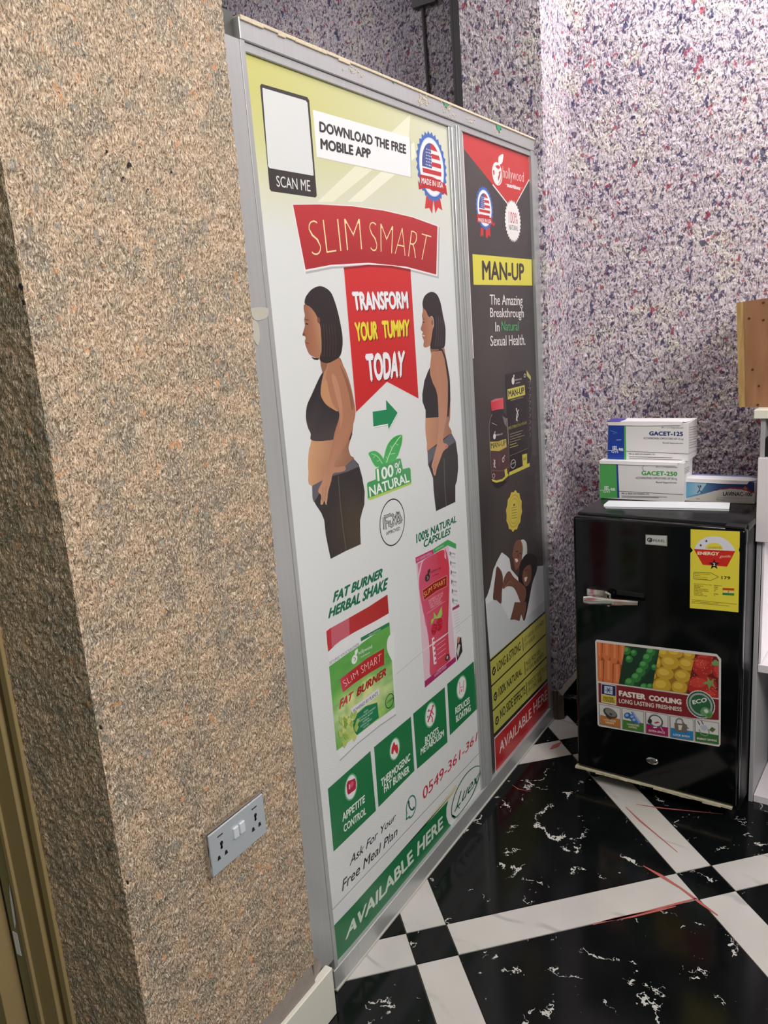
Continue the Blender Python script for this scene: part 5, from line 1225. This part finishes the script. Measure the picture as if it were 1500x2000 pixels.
pf.ell(706, 890, 72, 64, (90, 88, 92), n=32); pf.ell(706, 888, 56, 50, (206, 208, 208), n=32); pf.poly([(686, 905), (725, 890), (745, 905), (705, 915)], (176, 60, 56)); pf.poly(ep(648, 890, 22, 24), (44, 44, 52)); pf.line([(752, 945), (776, 985)], 6, (200, 200, 204)); pf.poly(ep(700, 950, 20, 7), (224, 224, 228))
pf.poly([(888, 905), (1010, 922), (1012, 1008), (892, 985)], (104, 100, 92)); pf.poly([(925, 925), (965, 930), (955, 975), (930, 975)], (214, 206, 190)); pf.line([(905, 910), (908, 875), (935, 862), (965, 875), (972, 918)], 13, (120, 116, 110)); pf.line([(975, 905), (1005, 940), (1025, 965)], 10, (104, 96, 80))
pf.line([(1115, 888), (1138, 926)], 8, (60, 58, 56)); pf.line([(1150, 884), (1170, 922)], 8, (60, 58, 56)); pf.poly([(1140, 935), (1190, 925), (1215, 960), (1180, 985), (1150, 965)], (170, 180, 196)); pf.line([(1130, 970), (1150, 1020), (1200, 1035), (1228, 1005), (1215, 965)], 9, (110, 150, 120)); pf.poly([(1225, 975), (1255, 945), (1292, 970), (1262, 998)], (84, 100, 60))
pf.merge('fruit_sticker', M['ink'], fr)['label'] = 'white-edged sticker of vegetables and fruit'
# lock
lk = fl(1274, 1486)
bm = bmesh.new(); bmesh.ops.create_uvsphere(bm, u_segments=24, v_segments=12, radius=1); 
lm = MB(); lm.bm = bm
for v in lm.bm.verts: v.co = Vector((lk.x + v.co.x * .0175, -.001 + v.co.y * .003, lk.z + v.co.z * .0105))
lm.build('lock_ring', M['chrome'], fr, smooth=True)
MB().cyl((lk.x, -.0038, lk.z), (lk.x, -.0046, lk.z), .0075, n=20).build('lock_core', M['dark_metal'], fr)

# ------------------------------------------------------------------ things on the fridge
def carton(name, label, P_BL, P_BR, P_TL, z0, depth, decor, rot, side=None, flap=True):
    """a card carton whose front lower corners stand at photo points P_BL, P_BR on height z0"""
    A = at(*P_BL, (0, 0, z0), (0, 0, 1)); B = A + (Vector((math.cos(rot), math.sin(rot), 0)))
    t = (B - A).normalized(); n = Vector((t.y, -t.x, 0))
    if n.x > 0: n = -n
    R_ = at(*P_BR, A, n); w_ = (Vector((R_.x, R_.y, 0)) - Vector((A.x, A.y, 0))).length
    T_ = at(*P_TL, A, n); h_ = T_.z - z0
    ang = math.atan2(t.y, t.x)
    root = thing(name, label, 'box', (A.x, A.y, z0 + .0004), ang, 'medicine cartons on the fridge')
    MB().box((0, 0, 0), (w_, depth, h_), bev=.0006).build('carton_body', M['card'], root)
    inv = (Matrix.Translation(Vector((A.x, A.y, z0 + .0004))) @ Matrix.Rotation(ang, 4, 'Z')).inverted()
    pp = Print(A + n * .0006, n, inv)
    decor(pp)
    pp.merge('printed_front', M['ink'], root)
    if side:
        n2 = t.copy()
        ps = Print(Vector((R_.x, R_.y, 0)) + n2 * .0006, n2, inv); side(ps); ps.merge('printed_side', M['ink'], root)
    return root, w_, h_, inv, A, n, t
ZT = FH + .0008
ROT = -math.pi / 2 - .02
def blogo(p, x, y, s):
    W_ = (232, 236, 240)
    p.line([(x, y), (x + 28 * s, y)], 3, W_); p.line([(x + 85 * s, y + 2), (x + 115 * s, y + 2)], 3, W_)
    for k in range(3): p.line([(x + 36 * s + k * 12 * s, y - 28 * s), (x + 36 * s + k * 12 * s, y - 6 * s)], 5, W_)
    p.line([(x + 34 * s, y - 30 * s), (x + 64 * s, y - 30 * s)], 4, W_); p.line([(x + 38 * s, y - 17 * s), (x + 62 * s, y - 17 * s)], 4, W_); p.line([(x + 34 * s, y - 5 * s), (x + 74 * s, y - 5 * s)], 4, W_)
    p.text('ss', (x + 78 * s, y - 2), (x + 112 * s, y), (x + 78 * s, y - 18 * s), (x + 112 * s, y - 16 * s), col=W_, bold=0.045); p.text('GVS', (x + 26 * s, y + 18 * s), (x + 76 * s, y + 18 * s), (x + 26 * s, y - 2), (x + 76 * s, y), col=W_, bold=.01)
def dec250(p):
    p.crop(1100, 780, 3.75)
    p.poly([(268, 446), (392, 452), (402, 722), (268, 722)], (80, 170, 90)); p.poly([(388, 452), (400, 452), (412, 722), (396, 722)], (34, 66, 150)); blogo(p, 268, 666, 1)
    p.text('20 x 1 x 5 Suppositories', (678, 503), (836, 507), (678, 488), (836, 492), col=(110, 110, 118)); p.text('GACET-250', (574, 556), (836, 562), (574, 522), (836, 530), col=(74, 172, 84), bold=0.045, gap=1.05)
    p.text('ACETAMINOPHEN SUPPOSITORIES USP 250 mg', (532, 588), (834, 594), (532, 566), (834, 573), col=(110, 110, 114)); p.text('Rectal Suppositories', (680, 617), (832, 620), (680, 600), (832, 604), col=(100, 100, 106), bold=.01)
    p.line([(410, 672), (880, 698)], 3, (70, 70, 76)); p.text('Mfd. by: BLISS GVS PHARMA LTD.', (428, 698), (632, 704), (428, 682), (632, 688), col=(90, 90, 96), bold=.01); p.line([(428, 706), (760, 716)], 4, (130, 130, 134)); p.line([(428, 715), (700, 720)], 4, (130, 130, 134))
    p.line([(586, 470), (590, 490), (580, 500), (590, 525)], 3, (150, 150, 150))
def dec125(p):
    p.crop(1100, 780, 3.75)
    p.poly([(330, 175), (448, 172), (446, 442), (325, 436)], (22, 62, 160)); p.poly([(446, 170), (458, 170), (462, 442), (446, 442)], (80, 176, 96)); blogo(p, 328, 374, 1)
    p.text('20 x 1 x 5 Suppositories', (720, 214), (880, 216), (720, 200), (880, 203), col=(110, 110, 118)); p.text('GACET-125', (630, 264), (878, 270), (630, 233), (878, 237), col=(34, 38, 120), bold=0.045, gap=1.05)
    p.text('ACETAMINOPHEN SUPPOSITORIES USP 125 mg', (588, 295), (880, 302), (588, 276), (880, 283), col=(110, 110, 114)); p.text('Rectal Suppositories', (730, 327), (878, 330), (730, 312), (878, 316), col=(100, 100, 106), bold=.01)
    p.line([(460, 380), (915, 400)], 3, (70, 70, 76)); p.text('Mfd. by: BLISS GVS PHARMA LTD.', (482, 408), (675, 413), (482, 394), (675, 399), col=(90, 90, 96), bold=.01); p.line([(482, 420), (800, 428)], 4, (130, 130, 134)); p.line([(482, 432), (870, 444)], 4, (130, 130, 134))
    p.line([(345, 228), (395, 245)], 2, (150, 176, 220)); p.line([(390, 298), (425, 296)], 4, (200, 210, 236)); p.line([(365, 250), (385, 252)], 2, (150, 176, 220))
def sid125(p):
    p.crop(1100, 780, 3.75)
    for k in range(9): p.line([(922, 205 + k * 19), (972 if k % 2 else 990, 196 + k * 18.0)], 3, (130, 130, 136))
    p.line([(916, 400), (1018, 350)], 2, (120, 120, 126))
def sid250(p):
    p.crop(1100, 780, 3.75)
    for k in range(4): p.line([(890, 508 + k * 12), (925, 492 + k * 11)], 3, (130, 130, 136))
def lav(p):
    p.crop(1100, 780, 3.75)
    p.poly([(888, 598), (980, 600), (1100, 603), (1400, 608), (1400, 690), (1280, 652), (1160, 655), (1040, 690), (886, 728)], lambda u, v: mixf((110, 172, 206), (36, 44, 108), sst(930, 1230, u)))
    p.poly([(888, 598), (960, 600), (1060, 602), (1000, 690), (887, 716)], lambda u, v: mixf((90, 160, 200), (170, 206, 222), sst(890, 1010, u)))
    p.poly([(1110, 668), (1220, 642), (1330, 650), (1400, 678), (1400, 690), (1320, 662), (1220, 654), (1120, 674)], (150, 54, 60))
    p.poly([(886, 728), (1040, 690), (1150, 662), (1260, 655), (1400, 694), (1400, 765), (886, 745)], (214, 210, 204))
    p.ell(1005, 636, 6, 7, (36, 40, 96), n=12); p.line([(985, 632), (1000, 650), (996, 668), (982, 686)], 6, (40, 44, 100)); p.line([(996, 664), (1016, 684)], 5, (40, 44, 100)); p.line([(1012, 640), (1000, 655)], 4, (176, 60, 60)); p.line([(984, 630), (994, 628)], 3, (176, 60, 60))
    p.poly([(1325, 645), (1334, 632), (1340, 646), (1356, 648), (1344, 658), (1348, 675), (1334, 664), (1322, 674), (1326, 658), (1314, 650)], (206, 104, 66))
    p.text('LAVINAC-100', (1170, 706), (1385, 712), (1170, 676), (1385, 680), col=(36, 32, 34), bold=0.030); p.text('Diclofenac Sodium Suppositories', (1130, 726), (1380, 736), (1130, 712), (1380, 720), col=(170, 164, 160)); p.text('10x10 Suppositories', (1280, 756), (1384, 760), (1280, 744), (1384, 750), col=(150, 146, 142))
    p.text('Rectal', (975, 732), (1000, 733), (975, 722), (1000, 723), col=(60, 60, 66)); p.text('For rectal', (1122, 740), (1182, 742), (1122, 726), (1182, 729), col=(60, 60, 66))
b250, w1_, h1_, inv1, A1, n1, t1 = carton('medicine_carton', 'white and green medicine carton marked 250, second up under the blue-ended one', (1171, 973), (1335, 975), (1171, 900), ZT, .105, dec250, ROT, sid250)
zc = ZT + h1_ + .0012
# the carton on top stands on the lower one
def carton2():
    A = at(1187, 897, A1 + n1 * -.004, n1)
    root, w_, h_, inv, A, n, t = carton('medicine_carton', 'white and blue medicine carton marked 125, topmost of the stack', (1187, 897), (1344, 904), (1187, 826), zc, .105, dec125, ROT, sid125)
    return root, w_, h_, A, n
b125, w2_, h2_, A2, n2_ = carton2()
blv, w3_, h3_, inv3, A3, n3, t3 = carton('medicine_carton', 'blue and white medicine carton beside the green-ended carton, next to the shelving', (1337, 977), (1474, 984), (1337, 937), ZT, .09, lav, ROT - .01, None)
b125['label'] = 'white medicine carton with blue end, topmost of the stack on the fridge'
b250['label'] = 'white medicine carton with green end under the blue-ended carton'
blv['label'] = 'low blue and white medicine carton right of the stack on the fridge'
def flap(root, w_, h_, drop, curl, m=M['card'], col_end=None, lid=True, lift=.004):
    # tucked lid folded over the front edge, slightly raised
    MB().prism([(0.002, -.002, h_ + lift), (w_ - .012, -.003, h_ + lift - .001), (w_ - .002, .014, h_ + .0015), (w_ - .002, .070, h_ + .0006), (0.002, .070, h_ + .0006)], (0, 0, .0008)).build('lid', m, root)
    MB().prism([(0.001, -.0025, h_ + lift + .0006), (w_ - .014, -.0035, h_ + lift), (w_ - .020, -.0045, h_ + lift - drop * .9), (w_ * .5, -.0045, h_ + lift - drop * 1.02), (0.003, -.0035, h_ + lift - drop)], (0, .0007, 0)).build('lid_flap', m, root)
flap(b125, w2_, h2_, .011, 0); flap(b250, w1_, h1_, .009, 0, lift=.0006); flap(blv, w3_, h3_, .010, 0)
MB().box((.0005, -.0048, h2_ + .0046), (.040, .060, h2_ + .0056)).build('lid_stripe', plain('violet_blue_card', (70, 60, 160), .5), b125)
MB().box((.0005, -.0001, h1_ - .002), (.036, .055, h1_ + .0010)).build('lid_stripe', plain('green_card', (70, 160, 84), .5), b250)
MB().box((.002, .003, h3_ + .0012), (w3_ - .004, .080, h3_ + .0018)).build('lid_print', plain('pale_blue_card', (110, 130, 176), .5), blv)

# white tray lying in front of the cartons
ta = at(1178, 993, (0, 0, ZT), (0, 0, 1)); tb_ = at(1424, 998, (0, 0, ZT), (0, 0, 1)); tcn = at(1422, 976, (0, 0, ZT + .012), (0, 0, 1)); td = at(1187, 972, (0, 0, ZT + .012), (0, 0, 1))
tray = thing('plastic_tray', 'long white plastic tray front lying before the cartons', 'tray', (ta.x, ta.y, ZT))
o0 = Vector((ta.x, ta.y, 0)); al = (Vector((tb_.x, tb_.y, 0)) - o0); wl_ = al.length; al.normalize(); pe = Vector((-al.y, al.x, 0))
if pe.x < 0: pe = -pe
def tl(a, b, z): v = al * a + pe * b; return (v.x, v.y, z)
outl = [(.010, .040), (.0, .012), (.0015, .002), (.006, .0), (wl_, .0), (wl_ + .002, .040)]
MB().prism([tl(a, b * 1.0, .003 + b * .20) for a, b in outl], (0, 0, .003)).build('tray_panel', M['plastic'], tray)
MB().prism([tl(.006, 0, .0002), tl(wl_, 0, .0002), tl(wl_, 0, .0055), tl(.006, 0, .0055)], tuple(pe * .003)).build('tray_lip', M['plastic'], tray)
MB().prism([tl(.006, .034, .0002), tl(wl_, .034, .0002), tl(wl_, .034, .009), tl(.006, .034, .009)], tuple(pe * .003)).build('tray_back_rib', M['plastic'], tray)

# ------------------------------------------------------------------ white shelving counter at the right edge
sh = thing('shelving_counter', 'white open shelving counter right of the fridge', 'cabinet', (1.09, -.662, 0), -FA)
def cb(name, a, b, m, bev=.0008): return MB().box((a[0], a[1], a[2]), (b[0], b[1], b[2]), bev=bev).build(name, m, sh)
D_ = .44
cb('worktop', (-.012, -.95, 1.090), (D_, .014, 1.112), M['counter'])
cb('side_panel', (0, -.0115, .0), (D_, 0, 1.0895), M['melamine_edge'])
cb('front_panel', (-.016, -.95, .769), (-.0005, .0004, .990), M['melamine'])
cb('top_shelf', (.0, -.94, .975), (D_ - .01, -.0130, .990), M['melamine'])
cb('shelf', (.0, -.94, .398), (D_ - .01, -.0130, .420), M['melamine'])
cb('bottom_board', (.004, -.94, .0), (D_ - .01, -.0130, .022), M['melamine'])
cb('back_board', (D_ - .009, -.95, .0), (D_, -.0130, 1.0895), M['melamine'])
cb('side_panel', (0, -.95, .0), (D_, -.932, 1.0895), M['melamine_edge'])
cb('inner_side_panel', (.002, -.0200, .423), (D_ - .012, -.0135, .766), M['melamine'])
ll = cb('bay_fill_strip', (.10, -.80, .758), (.13, -.06, .766), M['melamine'])  # unseen strip and the lamp below it, added to brighten the shelf bay
al_ = area('shelf_bay_fill', (1.20, -1.05, .750), (1.25, -1.05, 0), .03, .70, 2.2, (1.0, .97, .95))
gd = MB().box((-.028, -.09, 0), (.028, .0, .052), bev=.006, seg=2).build('router_box', M['black_matte'], None, smooth=True)
gd.location = (1.118, -.6757, .9905); gd.rotation_euler = (0, 0, -FA); tag(gd, 'black plastic box inside the top bay of the white counter', 'device')
bg = MB().box((-.10, -.20, 0), (.10, .0, .25), bev=.03, seg=3).build('dark_bag', plain('dark_grey_bag_fabric', (44, 44, 52), .8, var=.2, scale=40, bump=.4), None, smooth=True)
bg.location = (1.30, -.745, .0225); tag(bg, 'dark grey bag in the bottom bay of the white counter', 'bag')

# ------------------------------------------------------------------ wooden box on the back wall
XW = 1.135
wb = thing('wooden_box', 'brown plywood box with pale pine edge standing on the white counter', 'box', (XW, -.5, 1.113))
yl = at(1438, 591, (XW, 0, 0), (1, 0, 0)); yb = at(1443, 798, (XW, 0, 0), (1, 0, 0)); o = wb.location; o.z = 1.1128; o.y = yl.y; Hh = yl.z - 1.1128
WD = .30; yo = yb.y - yl.y
MB().prism([(0, 0, Hh), (0, -.0165, Hh + .001), (0, yo - .0155, 0), (0, yo, 0)], (WD, 0, 0)).build('pine_side_board', M['pine'], wb)
MB().prism([(.002, -.017, Hh + .001), (.002, -.28, Hh + .022), (.002, -.28, 0), (.002, yo - .016, 0)], (.012, 0, 0)).build('plywood_panel', M['ply'], wb)
MB().box((.015, -.28, Hh - .018), (WD, -.018, Hh - .002)).build('top_board', M['pine'], wb)
MB().box((.015, -.28, .001), (WD, yo - .017, .016)).build('bottom_board', M['pine'], wb)
for u, v in ((1463, 622), (1491, 591), (1491, 625), (1482, 754), (1480, 791), (1470, 722)):
    p = at(u, v, (XW, 0, 0), (1, 0, 0)); q = (.0008, p.y - o.y, p.z - o.z)
    MB().cyl(q, (q[0] + .002, q[1], q[2]), .0030, n=12).build('screw_head', M['screw'], wb)

# ceiling lamp fitting above the shop floor
lf = thing('ceiling_lamp', 'white batten lamp fitting on the shop ceiling', 'lamp', (1.19, -.62, 2.9))
MB().box((-.05, -.47, .03), (.05, .47, .0995), bev=.004).build('lamp_housing', M['melamine'], lf)
